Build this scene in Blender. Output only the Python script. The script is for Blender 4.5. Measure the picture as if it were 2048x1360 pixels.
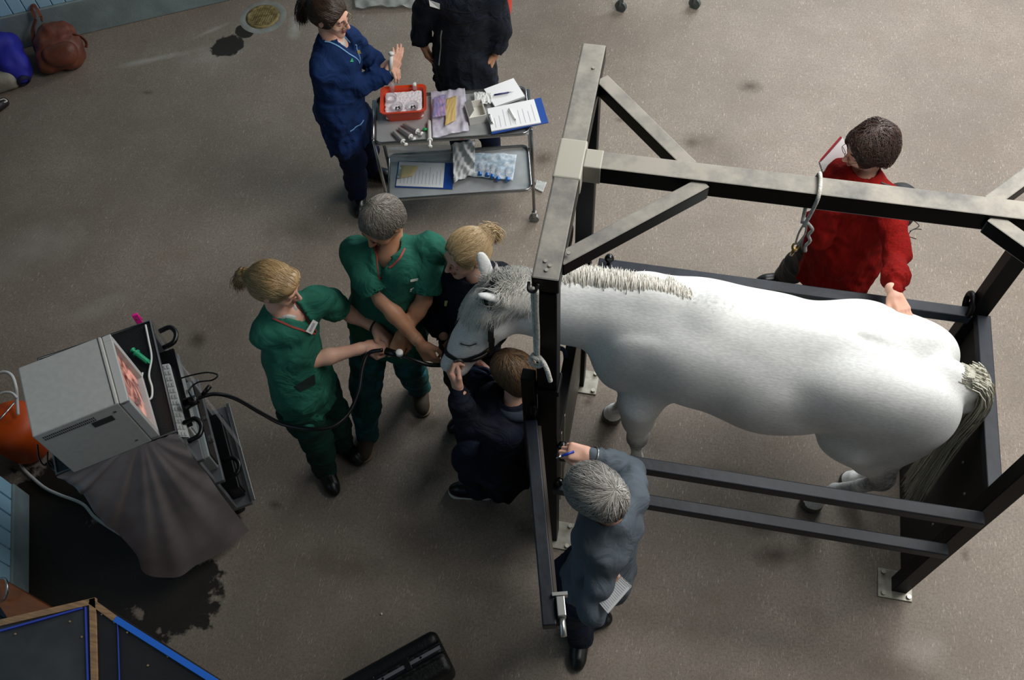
import bpy, bmesh, math, random
import numpy as np
from mathutils import Vector, Matrix
SC = bpy.context.scene
COL = SC.collection
for _o in list(bpy.data.objects): bpy.data.objects.remove(_o)
rnd = random.Random(7); RNG = np.random.default_rng(7)

# ---------------------------------------------------------------- camera
F_PX = 1878.848
YAW, PITCH, ROLL = -0.2604, 1.0400, -0.0807
CAM = np.array([0.3013, -1.6133, 4.8662])
def cam_axes():
    cy, sy = math.cos(YAW), math.sin(YAW)
    w = np.array([sy*math.cos(PITCH), cy*math.cos(PITCH), -math.sin(PITCH)])
    r0 = np.array([cy, -sy, 0.]); u0 = np.cross(r0, w)
    r = math.cos(ROLL)*r0 + math.sin(ROLL)*u0
    return r, np.cross(r, w), w
CR, CU, CW = cam_axes()
def P(u, v, z):
    """world point at height z that the photograph shows at (u, v)"""
    d = CW + CR*(u-1024)/F_PX - CU*(v-680)/F_PX
    return CAM + d*(z-CAM[2])/d[2]
cd = bpy.data.cameras.new('camera'); cam = bpy.data.objects.new('camera', cd); COL.objects.link(cam)
cd.sensor_width = 36; cd.lens = F_PX/2048*36; cd.clip_start = 0.05; cd.clip_end = 60
cam.matrix_world = Matrix([[CR[0], CU[0], -CW[0], CAM[0]], [CR[1], CU[1], -CW[1], CAM[1]], [CR[2], CU[2], -CW[2], CAM[2]], [0, 0, 0, 1]])
SC.camera = cam
# ---------------------------------------------------------------- light
SC.view_settings.view_transform = 'Standard'; SC.view_settings.look = 'None'
SC.view_settings.gamma = 1; SC.view_settings.use_curve_mapping = False
SC.view_settings.exposure = 0.0
wd = bpy.data.worlds.new('world'); SC.world = wd; wd.use_nodes = True
wd.node_tree.nodes['Background'].inputs[0].default_value = (0.97, 0.98, 1.0, 1)
wd.node_tree.nodes['Background'].inputs[1].default_value = 0.55
def area(name, loc, target, sx, sy, power, col):
    l = bpy.data.lights.new(name, 'AREA'); l.shape = 'RECTANGLE'; l.size = sx; l.size_y = sy
    l.energy = power; l.color = col
    o = bpy.data.objects.new(name, l); COL.objects.link(o); o.location = loc
    o.rotation_euler = (Vector(target)-Vector(loc)).to_track_quat('-Z', 'Y').to_euler()
    return o
area('skylight', (2.3, 1.7, 5.1), (3.2, 2.4, 0), 2.8, 2.4, 268, (1.0, 0.985, 0.96))
area('window_light', (2.4, 7.2, 4.2), (-0.4, 1.6, 0), 4.0, 2.0, 330, (0.92, 0.96, 1.0))

# ---------------------------------------------------------------- materials
def lin(h):
    h = h.lstrip('#'); c = [int(h[i:i+2], 16)/255 for i in (0, 2, 4)]
    return tuple(x/12.92 if x <= .04045 else ((x+.055)/1.055)**2.4 for x in c)
MATS = {}
def mat(name, col, rough=.6, metal=0, col2=None, scale=8, detail=4, stretch=(1, 1, 1), bump=0, bscale=60, bstretch=None,
        spec=.5, bdist=.01, sss=0, sheen=0, alpha=1, trans=0, lo=.35, hi=.65, coat=0, emit=None):
    if name in MATS: return MATS[name]
    m = bpy.data.materials.new(name); m.use_nodes = True; MATS[name] = m
    nt = m.node_tree; N = nt.nodes; L = nt.links; b = N['Principled BSDF']
    c = lin(col) if isinstance(col, str) else col
    b.inputs['Base Color'].default_value = (*c, 1); b.inputs['Roughness'].default_value = rough
    b.inputs['Metallic'].default_value = metal; b.inputs['Specular IOR Level'].default_value = spec
    if sss: b.inputs['Subsurface Weight'].default_value = sss; b.inputs['Subsurface Scale'].default_value = .01
    if sheen: b.inputs['Sheen Weight'].default_value = sheen
    if coat: b.inputs['Coat Weight'].default_value = coat; b.inputs['Coat Roughness'].default_value = .15
    b.inputs['Alpha'].default_value = alpha; b.inputs['Transmission Weight'].default_value = trans
    tc = N.new('ShaderNodeTexCoord')
    def noise(sc, st, det):
        mp = N.new('ShaderNodeMapping'); mp.inputs['Scale'].default_value = st; L.new(tc.outputs['Object'], mp.inputs[0])
        n = N.new('ShaderNodeTexNoise'); n.inputs['Scale'].default_value = sc; n.inputs['Detail'].default_value = det
        L.new(mp.outputs[0], n.inputs['Vector']); return n
    if col2:
        c2 = lin(col2) if isinstance(col2, str) else col2
        n = noise(scale, stretch, detail); r = N.new('ShaderNodeValToRGB'); L.new(n.outputs[0], r.inputs[0])
        r.color_ramp.elements[0].position = lo; r.color_ramp.elements[1].position = hi
        r.color_ramp.elements[0].color = (*c, 1); r.color_ramp.elements[1].color = (*c2, 1)
        L.new(r.outputs[0], b.inputs['Base Color'])
    if bump:
        n = noise(bscale, bstretch or stretch, 3); bp = N.new('ShaderNodeBump'); bp.inputs['Strength'].default_value = bump
        bp.inputs['Distance'].default_value = bdist; n.inputs['Distortion'].default_value = 1.2 if bdist > .01 else 0; L.new(n.outputs[0], bp.inputs['Height']); L.new(bp.outputs[0], b.inputs['Normal'])
    return m

# ---------------------------------------------------------------- object helpers
def tag(o, label=None, cat=None, group=None, kind=None):
    if label: o['label'] = label
    if cat: o['category'] = cat
    if group: o['group'] = group
    if kind: o['kind'] = kind
    return o
def thing(name, label, cat, loc=(0, 0, 0), group=None):
    o = bpy.data.objects.new(name, None); COL.objects.link(o); o.location = tuple(float(x) for x in loc); o.empty_display_size = .05
    return tag(o, label, cat, group)
def wloc(o):
    l = Vector((0, 0, 0))
    while o: l += o.location; o = o.parent
    return l
def link(name, me, m, parent=None, base=None, smooth=False):
    """me is in world space; re-origin to parent (or to base)"""
    if isinstance(m, (list, tuple)):
        for x in m: me.materials.append(x)
    elif m: me.materials.append(m)
    o = bpy.data.objects.new(name, me); COL.objects.link(o)
    pw = wloc(parent) if parent else Vector((0, 0, 0))
    if base is None:
        b = pw
    else: b = Vector(tuple(float(x) for x in base))
    me.transform(Matrix.Translation(-b)); o.location = b - pw
    if parent: o.parent = parent
    if smooth: me.polygons.foreach_set('use_smooth', [True]*len(me.polygons))
    me.update(); return o
class MB:
    """collects simple shapes (world space) into one mesh"""
    def __init__(s): s.bm = bmesh.new()
    def _add(s, verts, faces, mi=0, smooth=False):
        vs = [s.bm.verts.new(tuple(map(float, v))) for v in verts]; out = []
        for f in faces:
            try:
                fc = s.bm.faces.new([vs[i] for i in f]); fc.material_index = mi; fc.smooth = smooth; out.append(fc)
            except ValueError: pass
        return vs, out
    def box(s, c, size, rot=None, bevel=0, mi=0, seg=2):
        R = np.array(rot) if rot is not None else np.eye(3)
        c = np.array(c, float); h = np.array(size, float)/2
        vs = [c + R @ (h*np.array(k)) for k in [(-1,-1,-1),(1,-1,-1),(1,1,-1),(-1,1,-1),(-1,-1,1),(1,-1,1),(1,1,1),(-1,1,1)]]
        v, f = s._add(vs, [(0,3,2,1),(4,5,6,7),(0,1,5,4),(1,2,6,5),(2,3,7,6),(3,0,4,7)], mi)
        if bevel:
            es = list({e for x in f for e in x.edges})
            r = bmesh.ops.bevel(s.bm, geom=es, offset=bevel, segments=seg, profile=.5, affect='EDGES', clamp_overlap=True)
            for x in r['faces']: x.material_index = mi
        return s
    def bar(s, a, b, w, h, up=(0, 0, 1), bevel=0, mi=0):
        a = np.array(a, float); b = np.array(b, float); d = b-a; L = np.linalg.norm(d); d /= L
        y = np.cross(np.array(up, float), d)
        if np.linalg.norm(y) < 1e-4: y = np.cross((1, 0, 0), d)
        y /= np.linalg.norm(y); z = np.cross(d, y)
        return s.box((a+b)/2, (L, w, h), np.array([d, y, z]).T, bevel, mi)
    def tube(s, pts, r, n=8, mi=0, cap=True, smooth=True, closed=False):
        v, f = tube_mesh(pts, r, n, cap, closed); s._add(v, f, mi, smooth); return s
    def cyl(s, c, r, h, axis=(0, 0, 1), n=20, mi=0, r2=None, bevel=0):
        c = np.array(c, float); ax = np.array(axis, float); ax /= np.linalg.norm(ax)
        v, f = tube_mesh([c-ax*h/2, c+ax*h/2], [r, r if r2 is None else r2], n, True)
        s._add(v, f, mi, False); return s
    def lathe(s, c, prof, axis=(0, 0, 1), n=24, mi=0, smooth=True):
        c = np.array(c, float); R = frame(axis); vs = []; fs = []
        for (r, z) in prof:
            for k in range(n):
                a = 2*math.pi*k/n; vs.append(c + R @ np.array([r*math.cos(a), r*math.sin(a), z]))
        for i in range(len(prof)-1):
            for k in range(n):
                k2 = (k+1) % n; fs.append((i*n+k, i*n+k2, (i+1)*n+k2, (i+1)*n+k))
        s._add(vs, fs, mi, smooth); bmesh.ops.remove_doubles(s.bm, verts=s.bm.verts, dist=1e-6) if any(p[0] == 0 for p in prof) else None
        return s
    def quad(s, pts, mi=0): s._add(pts, [tuple(range(len(pts)))], mi); return s
    def prism(s, poly, z0, z1, mi=0, bevel=0):
        n = len(poly); vs = [(x, y, z0) for x, y in poly]+[(x, y, z1) for x, y in poly]
        fs = [tuple(range(n-1, -1, -1)), tuple(range(n, 2*n))]+[(i, (i+1) % n, n+(i+1) % n, n+i) for i in range(n)]
        v, f = s._add(vs, fs, mi)
        if bevel:
            es = list({e for x in f for e in x.edges}); bmesh.ops.bevel(s.bm, geom=es, offset=bevel, segments=2, profile=.5, affect='EDGES', clamp_overlap=True)
        return s
    def build(s, name, m, parent=None, base=None):
        me = bpy.data.meshes.new(name); bmesh.ops.recalc_face_normals(s.bm, faces=s.bm.faces[:]); s.bm.to_mesh(me); s.bm.free()
        return link(name, me, m, parent, base)
def frame(axis):
    z = np.array(axis, float); z /= np.linalg.norm(z)
    x = np.cross((0, 1, 0), z) if abs(z[1]) < .9 else np.cross((1, 0, 0), z)
    x /= np.linalg.norm(x); return np.array([x, np.cross(z, x), z]).T
def crom(pts, n=8):
    """Catmull-Rom through pts"""
    p = [np.array(q, float) for q in pts]; p = [2*p[0]-p[1]]+p+[2*p[-1]-p[-2]]; out = []
    for i in range(1, len(p)-2):
        for k in range(n):
            t = k/n; a, b, c, d = p[i-1:i+3]
            out.append(.5*((2*b)+(-a+c)*t+(2*a-5*b+4*c-d)*t*t+(-a+3*b-3*c+d)*t**3))
    out.append(p[-2]); return out
def tube_mesh(pts, r, n=8, cap=True, closed=False):
    p = [np.array(q, float) for q in pts]; m = len(p); rr = r if isinstance(r, (list, tuple, np.ndarray)) else [r]*m
    vs = []; fs = []; prev = None
    for i in range(m):
        if closed: t = p[(i+1) % m]-p[i-1]
        else: t = p[min(i+1, m-1)]-p[max(i-1, 0)]
        t = t/(np.linalg.norm(t)+1e-12)
        if prev is None:
            x = np.cross(t, (0, 0, 1))
            if np.linalg.norm(x) < .1: x = np.cross(t, (1, 0, 0))
        else: x = prev - t*np.dot(prev, t)
        x /= np.linalg.norm(x)+1e-12; prev = x; y = np.cross(t, x)
        for k in range(n):
            a = 2*math.pi*k/n; vs.append(p[i]+rr[i]*(math.cos(a)*x+math.sin(a)*y))
    for i in range(m if closed else m-1):
        j = (i+1) % m
        for k in range(n): fs.append((i*n+k, i*n+(k+1) % n, j*n+(k+1) % n, j*n+k))
    if cap and not closed: fs.append(tuple(range(n-1, -1, -1))); fs.append(tuple((m-1)*n+k for k in range(n)))
    return vs, fs

# ---------------------------------------------------------------- setting
def floor_material():
    m = bpy.data.materials.new('stained_concrete'); m.use_nodes = True; nt = m.node_tree; N = nt.nodes; L = nt.links
    b = N['Principled BSDF']; tc = N.new('ShaderNodeTexCoord')
    def nz(sc, det, rough=.6, warp=0):
        n = N.new('ShaderNodeTexNoise'); n.inputs['Scale'].default_value = sc; n.inputs['Detail'].default_value = det
        n.inputs['Roughness'].default_value = rough; n.inputs['Distortion'].default_value = warp
        L.new(tc.outputs['Object'], n.inputs['Vector']); return n.outputs[0]
    def ramp(src, a, b_, ca=(0, 0, 0), cb=(1, 1, 1)):
        r = N.new('ShaderNodeValToRGB'); L.new(src, r.inputs[0]); e = r.color_ramp.elements
        e[0].position = a; e[1].position = b_; e[0].color = (*ca, 1); e[1].color = (*cb, 1); return r.outputs[0]
    def mix(f, a, c, mode='MIX'):
        x = N.new('ShaderNodeMix'); x.data_type = 'RGBA'; x.blend_type = mode
        for s_, i in ((f, 0), (a, 6), (c, 7)):
            if hasattr(s_, 'node'): L.new(s_, x.inputs[i])
            else: x.inputs[i].default_value = s_ if i == 0 else (*s_, 1)
        return x.outputs[2]
    def math_(op, a, c):
        x = N.new('ShaderNodeMath'); x.operation = op; x.use_clamp = (op != 'SUBTRACT')
        for s_, i in ((a, 0), (c, 1)):
            if hasattr(s_, 'node'): L.new(s_, x.inputs[i])
            else: x.inputs[i].default_value = s_
        return x.outputs[0]
    def spot(cx, cy, rx, ry, rot=0, edge=.35, warp=.3, wsc=3.0):
        """soft blob mask"""
        sep = N.new('ShaderNodeVectorMath'); sep.operation = 'SUBTRACT'; L.new(tc.outputs['Object'], sep.inputs[0]); sep.inputs[1].default_value = (cx, cy, 0)
        rt = N.new('ShaderNodeVectorRotate'); rt.rotation_type = 'Z_AXIS'; rt.inputs['Angle'].default_value = -rot; L.new(sep.outputs[0], rt.inputs[0])
        sc = N.new('ShaderNodeVectorMath'); sc.operation = 'MULTIPLY'; L.new(rt.outputs[0], sc.inputs[0]); sc.inputs[1].default_value = (1/rx, 1/ry, 0)
        ln = N.new('ShaderNodeVectorMath'); ln.operation = 'LENGTH'; L.new(sc.outputs[0], ln.inputs[0])
        n = nz(wsc, 4); d = math_('MULTIPLY', n, warp*2); x = N.new('ShaderNodeMath'); x.operation = 'ADD'; L.new(ln.outputs['Value'], x.inputs[0]); L.new(d, x.inputs[1])
        return ramp(x.outputs[0], min(.98, 1-edge/2+warp-.02) if False else (1-edge)/1.0*1.0 if edge < 1 else 0.0, 1.0, (1, 1, 1), (0, 0, 0))
    base = mix(ramp(nz(1.1, 6, .65), .35, .68), lin('#7d7368'), lin('#958a7d'))
    base = mix(math_('MULTIPLY', ramp(nz(3.1, 7, .75), .46, .70), .75), base, lin('#7f7365'))
    base = mix(math_('MULTIPLY', ramp(nz(75, 6, .85), .46, .60), .75), base, lin('#6b6055'))
    # pale scattered straw fibres: thin stretched noise
    for ang, sc in ((.4, 150), (1.5, 170), (2.5, 140)):
        mp = N.new('ShaderNodeMapping'); mp.inputs['Rotation'].default_value = (0, 0, ang); mp.inputs['Scale'].default_value = (1, .16, 1)
        L.new(tc.outputs['Object'], mp.inputs[0])
        n = N.new('ShaderNodeTexNoise'); n.inputs['Scale'].default_value = sc; n.inputs['Detail'].default_value = 2; L.new(mp.outputs[0], n.inputs['Vector'])
        base = mix(math_('MULTIPLY', math_('MULTIPLY', ramp(n.outputs[0], .64, .70), .62), ramp(nz(6+sc*.01, 4, .7), .42, .62)), base, lin('#c4b7a5'))
    for a in SPOTS_PALE: base = mix(math_('MULTIPLY', spot(*a[:5], edge=.8, warp=.5, wsc=4), a[5]), base, lin('#b9b5ae'))
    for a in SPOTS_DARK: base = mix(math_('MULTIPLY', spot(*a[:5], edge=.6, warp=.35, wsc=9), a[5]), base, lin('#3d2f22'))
    wet_shade = None
    for a in SPOTS_WET_SHADE:
        w = spot(*a[:5], edge=.06, warp=.45, wsc=7); wet_shade = w if wet_shade is None else math_('MAXIMUM', wet_shade, w)
    base = mix(math_('MULTIPLY', wet_shade, .93), base, lin('#17120e'))
    L.new(base, b.inputs['Base Color'])
    rr = N.new('ShaderNodeMapRange'); L.new(wet_shade, rr.inputs[0]); rr.inputs[3].default_value = .62; rr.inputs[4].default_value = .45
    L.new(rr.outputs[0], b.inputs['Roughness']); b.inputs['Specular IOR Level'].default_value = .3
    bp = N.new('ShaderNodeBump'); bp.inputs['Strength'].default_value = .25; bp.inputs['Distance'].default_value = .004
    L.new(nz(120, 4), bp.inputs['Height']); L.new(bp.outputs[0], b.inputs['Normal'])
    return m
def spot_px(u, v, rx, ry, rot, s): q = P(u, v, 0); return (q[0], q[1], rx, ry, rot, s)
SPOTS_PALE = [spot_px(300, 120, .75, .07, .45, .7), spot_px(420, 62, .5, .06, .75, .7), spot_px(590, 55, .12, .3, .3, .8), spot_px(420, 115, .6, .35, .3, .35),
              spot_px(60, 500, 1.0, .5, .5, .35), spot_px(180, 620, .5, .2, .7, .4), spot_px(1500, 850, .45, .3, 0, .3), spot_px(1850, 1300, .3, .2, 0, .35)]
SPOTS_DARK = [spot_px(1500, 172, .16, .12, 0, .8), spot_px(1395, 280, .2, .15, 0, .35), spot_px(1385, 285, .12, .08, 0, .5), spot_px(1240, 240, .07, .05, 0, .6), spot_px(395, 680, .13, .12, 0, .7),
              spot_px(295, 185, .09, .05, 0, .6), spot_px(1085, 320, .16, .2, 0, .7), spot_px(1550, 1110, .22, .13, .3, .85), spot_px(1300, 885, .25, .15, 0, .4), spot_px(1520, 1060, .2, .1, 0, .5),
              spot_px(1175, 805, .06, .05, 0, .6), spot_px(860, 850, .3, .16, 0, .6), spot_px(900, 930, .4, .25, 0, .5), spot_px(1480, 960, .5, .12, -.2, .5), spot_px(1930, 1110, .05, .08, 0, .6),  # brown stains, plus soft shadow below the people and horse painted in
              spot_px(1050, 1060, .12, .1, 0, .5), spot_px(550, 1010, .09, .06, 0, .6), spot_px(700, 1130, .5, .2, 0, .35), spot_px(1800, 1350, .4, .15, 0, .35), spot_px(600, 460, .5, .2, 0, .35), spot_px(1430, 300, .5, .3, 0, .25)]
SPOTS_WET_SHADE = [spot_px(455, 92, .21, .25, .2, 1), spot_px(490, 62, .14, .13, 0, 1)]
wq = [P(*q, 0) for q in ((250, 1150), (300, 1250), (180, 1050), (330, 1180))]
SPOTS_WET_SHADE += [(-2.45, -.62, .95, .62, 0, 1), (-2.15, -.30, .75, .45, .2, 1), (-2.2, -1.0, .72, .5, 0, 1), (-1.93, -.66, .50, .42, 0, 1), (-2.7, -.25, .6, .5, 0, 1), (-2.75, -.6, .6, .6, 0, 1), (-2.6, -.9, .8, .6, 0, 1)]  # wet floor at the lower left, with the shade over it painted in too
SPOTS_WET_SHADE += [(P(600, 1400, 0)[0], P(600, 1400, 0)[1], .001, .001, 0, 1)]
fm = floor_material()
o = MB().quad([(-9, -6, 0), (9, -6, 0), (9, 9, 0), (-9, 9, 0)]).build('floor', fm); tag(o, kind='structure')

WD = np.array([.885, .466, 0.]); WD /= np.linalg.norm(WD); WN = np.array([WD[1], -WD[0], 0])      # wall run, wall normal (into the room)
def boards_mat():
    m = bpy.data.materials.new('pale_blue_boards'); m.use_nodes = True; nt = m.node_tree; N = nt.nodes; L = nt.links; b = N['Principled BSDF']
    b.inputs['Base Color'].default_value = (*lin('#a6d2e8'), 1); b.inputs['Roughness'].default_value = .45; return m
bm_blue = boards_mat(); m_plinth = mat('grey_painted_plinth', '#8b9a9c', .7, col2='#7a8889', scale=6, bump=.2, bscale=80)
m_groove = mat('groove_shadow_gap', '#3c5a6b', .8)
def wall(name, a, run, nrm, length, height, start=0, ph=.29):
    """boarded wall: mesh of separate boards with real grooves over a grey plinth"""
    a = np.array(a, float); R = np.array([run, nrm, (0, 0, 1)]).T
    mb = MB(); L0 = start
    mb.box(a+run*(start+length/2)+np.array([0, 0, ph+(height-ph)/2])-nrm*.075, (length, .09, height-ph), R, mi=1)
    n = int(length/.095)
    for i in range(n):
        c = a+run*(start+.095*(i+.5))-nrm*.022+np.array([0, 0, .002+ph+(height-ph)/2])
        mb.box(c, (.088, .02, height-ph), R, bevel=.003, seg=1)
    o = mb.build(name, [bm_blue, m_groove]); tag(o, kind='structure')
    return o
wb = P(162, 70, 0); wb[2] = 0
wall('wall_back', wb, WD, WN, 8.5, 5.0, -3.5)
t = MB().box(wb+WD*.75+np.array([0, 0, .145])-WN*.06, (8.5, .12, .29), np.array([WD, WN, (0, 0, 1)]).T, bevel=.008).build('baseboard_back', m_plinth); tag(t, kind='structure')
wl = np.array([*P(60, 990, 0)[:2], 0.]); WD2 = -WN*-1.0; run2 = np.array([.43, -.903, 0]); nr2 = np.array([.903, .43, 0])
wall('wall_left', wl, run2, nr2, 3.3, 4.4, 0, .18)
t = MB().box(wl+run2*1.65-nr2*.06+np.array([0, 0, .09]), (3.3, .12, .18), np.array([run2, nr2, (0, 0, 1)]).T, bevel=.008).build('baseboard_left', m_plinth); tag(t, kind='structure')

m_wallp = mat('dark_light_block_paint', '#3a3f40', .8); m_deck = mat('gallery_deck', '#3b3631', .8)  # dark paint and deck colour for the added, unseen light blockers
tag(MB().box((0, -3.4, 2.5), (12, .15, 5)).build('light_block_front', m_wallp), kind='structure')  # unseen wall added to block ambient light from the camera side
tag(MB().prism([(-7.6, -3.5), (1.4, -3.5), (.3, 1.2), (-.9, 4.2), (-7.6, 4.2)], 5.4, 5.6).build('light_block_slab', m_wallp), kind='structure')  # unseen overhead slab, added and shaped to darken the lower-left floor
tag(MB().box((-7.6, -.8, 2.75), (.15, 5.5, 5.5)).build('light_block_far_left', m_wallp), kind='structure')  # unseen wall added to keep sky light off the lower left
tag(MB().box((-.5, -2.62, 3.6), (12, 1.6, .16)).box((-.5, -1.86, 4.1), (12, .06, 1.1)).build('light_block_slab', m_deck), kind='structure')  # unseen gallery deck and parapet, added to block light from behind the camera
# ---------------------------------------------------------------- horse stocks (steel frame)
SL, SW, SH, T = 1.7959, 0.9365, 2.484, .075
m_blk = mat('black_painted_steel', '#030304', .45, col2='#050607', scale=5, bump=.05, bscale=25, spec=.12)
m_dust = None
def dusty():
    """black paint with pale dust lying on the upward faces (dust follows the real up direction of the surface)"""
    m = bpy.data.materials.new('dusty_black_steel'); m.use_nodes = True; nt = m.node_tree; N = nt.nodes; L = nt.links; b = N['Principled BSDF']
    g = N.new('ShaderNodeNewGeometry'); s = N.new('ShaderNodeSeparateXYZ'); L.new(g.outputs['Normal'], s.inputs[0])
    r = N.new('ShaderNodeMapRange'); r.inputs[1].default_value = .75; r.inputs[2].default_value = .95; L.new(s.outputs[2], r.inputs[0])
    tc = N.new('ShaderNodeTexCoord'); n = N.new('ShaderNodeTexNoise'); n.inputs['Scale'].default_value = 7; n.inputs['Detail'].default_value = 7; n.inputs['Roughness'].default_value = .65; L.new(tc.outputs['Object'], n.inputs['Vector'])
    cr = N.new('ShaderNodeValToRGB'); cr.color_ramp.elements[0].position = .3; cr.color_ramp.elements[1].position = .6
    cr.color_ramp.elements[0].color = (*lin('#6b6a68'), 1); cr.color_ramp.elements[1].color = (*lin('#9c978c'), 1); L.new(n.outputs[0], cr.inputs[0])
    x = N.new('ShaderNodeMix'); x.data_type = 'RGBA'; L.new(r.outputs[0], x.inputs[0]); x.inputs[6].default_value = (*lin('#040506'), 1); b.inputs['Specular IOR Level'].default_value = .18; L.new(cr.outputs[0], x.inputs[7])
    L.new(x.outputs[2], b.inputs['Base Color'])
    rr = N.new('ShaderNodeMapRange'); L.new(r.outputs[0], rr.inputs[0]); rr.inputs[3].default_value = .38; rr.inputs[4].default_value = .75; L.new(rr.outputs[0], b.inputs['Roughness'])
    return m
m_dust = dusty()
m_galv = mat('galvanised_plate', '#a9a79c', .5, .6, col2='#8a8578', scale=20)
m_bolt = mat('zinc_bolt', '#b8b4a8', .4, .8)
m_tape = mat('beige_tape', '#a9a597', .6)
m_ply = mat('brown_plywood_panel', '#3a322a', .5, col2='#4a4036', scale=3, stretch=(1, 1, 6))
m_railtop = mat('worn_blue_black_rail', '#0e141b', .48, col2='#18202a', spec=.35, scale=14, bump=.1, bscale=30)
stk = thing('horse_stocks', 'black steel examination stocks with dusty top beams around the white horse', 'horse stocks', (SL/2, SW/2, 0))
FLX, FRY0, FRY1 = 0, .043, .983
posts = {'nl': (0, 0), 'fl': (0, SW), 'nr': (SL, FRY0), 'fr': (SL, FRY1)}
MB().box((0, -.002, 1.74), (T+.016, T+.016, .035), bevel=.005).build('post_collar', m_blk, stk)
for k, (x, y) in posts.items():
    p_ = MB().box((x, y, SH/2-.035), (T, T, SH-.09), bevel=.004).build('post', m_blk, stk)
    b_ = MB().box((x+(.03 if x == 0 else -.02), y, .006), (.17, .15, .012), bevel=.002).build('base_plate', m_galv, stk)
    for dx, dy in ((.065, .055), (.065, -.055), (-.06, .055), (-.06, -.055)):
        MB().cyl((x+(.03 if x == 0 else -.02)+dx, y+dy, .02), .012, .018, n=6).build('bolt', m_bolt, b_)
zt = SH-T/2
MB().bar((0, -.035, zt), (0, SW+.06, zt), T+.012, T, bevel=.006).build('top_crossbeam', m_dust, stk)
MB().bar((SL, FRY0-.04, zt), (SL, FRY1+.04, zt), T+.012, T, bevel=.006).build('top_crossbeam', m_dust, stk)
yb = .4627
MB().bar((T/2+.008, yb, zt), (SL-T/2-.008, yb, zt), T, T, bevel=.004).build('ridge_beam', m_dust, stk)
jl = P(1400, 345, SH); jr = P(2000, 425, SH)
def brace(a, b): MB().bar(a, b, .052, .06, bevel=.004).build('diagonal_brace', m_dust, stk)
a_ = P(1203, 150, SH); brace((a_[0]+.0, a_[1], zt-.004), (jl[0]-.03, yb+.03, zt-.004))
a_ = P(1118, 515, SH); brace((a_[0]+.0, a_[1], zt-.004), (jl[0]+.02, yb-.03, zt-.004))
brace((jr[0]-.02, yb+.03, zt-.004), (SL-.03, FRY1-.02, zt-.004)); brace((jr[0]-.02, yb-.03, zt-.004), (SL-.03, FRY0+.03, zt-.004))
# beige tape wrapped round the joint, bolts on the beam end
for (u, v, w) in ((1146, 318, .17),):
    q = P(u, v, SH); MB().box((0, q[1], zt), (T+.018, w, T+.006), bevel=.006).build('tape_wrap', m_tape, stk)
q = P(1180, 312, SH); MB().box((T/2+.008+.03, yb, zt), (.06, T+.005, T+.005), bevel=.004).build('tape_wrap', m_tape, stk)
for u, v in ((1091, 523), (1100, 532), (1093, 541), (1137, 507), (1187, 137)):
    q = P(u, v, SH); MB().cyl((q[0], q[1], SH+.002), .006, .006, n=12).build('bolt', m_bolt, stk)
# rails
H1, H2, YA, YB = 1.1997, .7984, -.028, .9538
def rail(x0, x1, y, z, name='side_rail'):
    return MB().bar((x0, y, z-.03), (x1, y, z-.03), .055, .06, bevel=.005).build(name, m_railtop, stk)
rail(.07, SL-.03, YB, H1); rail(.05, SL-.03, YA, H1); rail(.02, SL-.03, YA, H2); rail(.05, SL-.03, YB, H2)
m_knob = mat('black_plastic_knob', '#050505', .2)
for (x, y, z) in ((.12, YB, H1), (.06, YA-.0, H1), (.05, YA-.0, H2)):
    k_ = MB(); k_.lathe((x, y, z), [(.0, .0), (.009, .0), (.009, .02), (.018, .028), (.023, .042), (.018, .056), (.008, .063), (0, .064)], n=16)
    k_.build('rail_knob', m_knob, stk)
for (x, y, z) in (tuple(P(1138, 474, 1.28)-np.array([0, .0, 0])), (SL-.05, FRY1, 1.215), ):
    MB().tube([(x, y+.05*math.cos(a), z+.05*math.sin(a)) for a in np.linspace(0, 2*math.pi, 16, endpoint=False)], .014, 8, closed=True).build('rail_bracket', m_blk, stk)
# rear panel
HP, XP = 1.1881, 1.8068
MB().box((XP+.015, (FRY0+FRY1)/2, HP/2-.02), (.03, FRY1-FRY0-T, HP-.06), bevel=.003).build('rear_panel', mat('black_rubber_board', '#070707', .6), stk)
MB().bar((XP+.01, FRY0+.03, HP-.02), (XP+.01, FRY1-.03, HP-.02), .06, .05, bevel=.004).build('rear_rail', m_railtop, stk)
for yy, zz in ((.2, .9), (.35, .9), (.55, .95), (.2, .5), (.8, .9), (.1, .7)):
    MB().cyl((XP-.002, yy, zz), .007, .006, axis=(1, 0, 0), n=8).build('rivet', m_bolt, stk)
# front panel between the left posts
fp = MB(); fp.box((.0, SW/2, .52), (.03, SW-T, .86), bevel=.003); fp.build('front_panel', m_ply, stk)
MB().bar((0, .03, .975), (0, SW-.03, .975), .05, .05, bevel=.004).build('front_rail', m_blk, stk)
for yy in (.17, .26):
    MB().box((.02, yy, .52), (.012, .012, .84)).build('panel_strip', m_bolt, stk)
# near gate swung open toward the camera
g0 = np.array([-.07, -.03, 0]); g1 = np.array([.145, -.83, 0]); gd = (g1-g0)/np.linalg.norm(g1-g0)
gate = thing('stocks_gate', 'narrow black gate bar swung open beside the near post, latch at its end', 'gate', (g0+g1)/2)
ZG = 1.52
MB().bar(g0+gd*.03+[0, 0, ZG-.03], g1+[0, 0, ZG-.03], .05, .06, bevel=.005).build('top_rail', m_railtop, gate)
MB().bar(g0+[0, 0, 1.0], g0+[0, 0, 1.84], .05, .05, up=(1, 0, 0), bevel=.004).build('hinge_stile', m_blk, gate)
gn = np.cross(gd, (0, 0, 1)); GR = np.array([gd, gn, (0, 0, 1)]).T
MB().bar(g0+gd*.05+gn*-.032+[0, 0, ZG-.045], g1+gn*-.032+[0, 0, ZG-.045], .012, .05).build('wooden_strip', m_ply, gate)
m_alu = mat('bright_latch_metal', '#c9c9c4', .3, .9)
lb = g1+gd*-.06+gn*-.0; off = np.array([.045, .01, 0])
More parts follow.
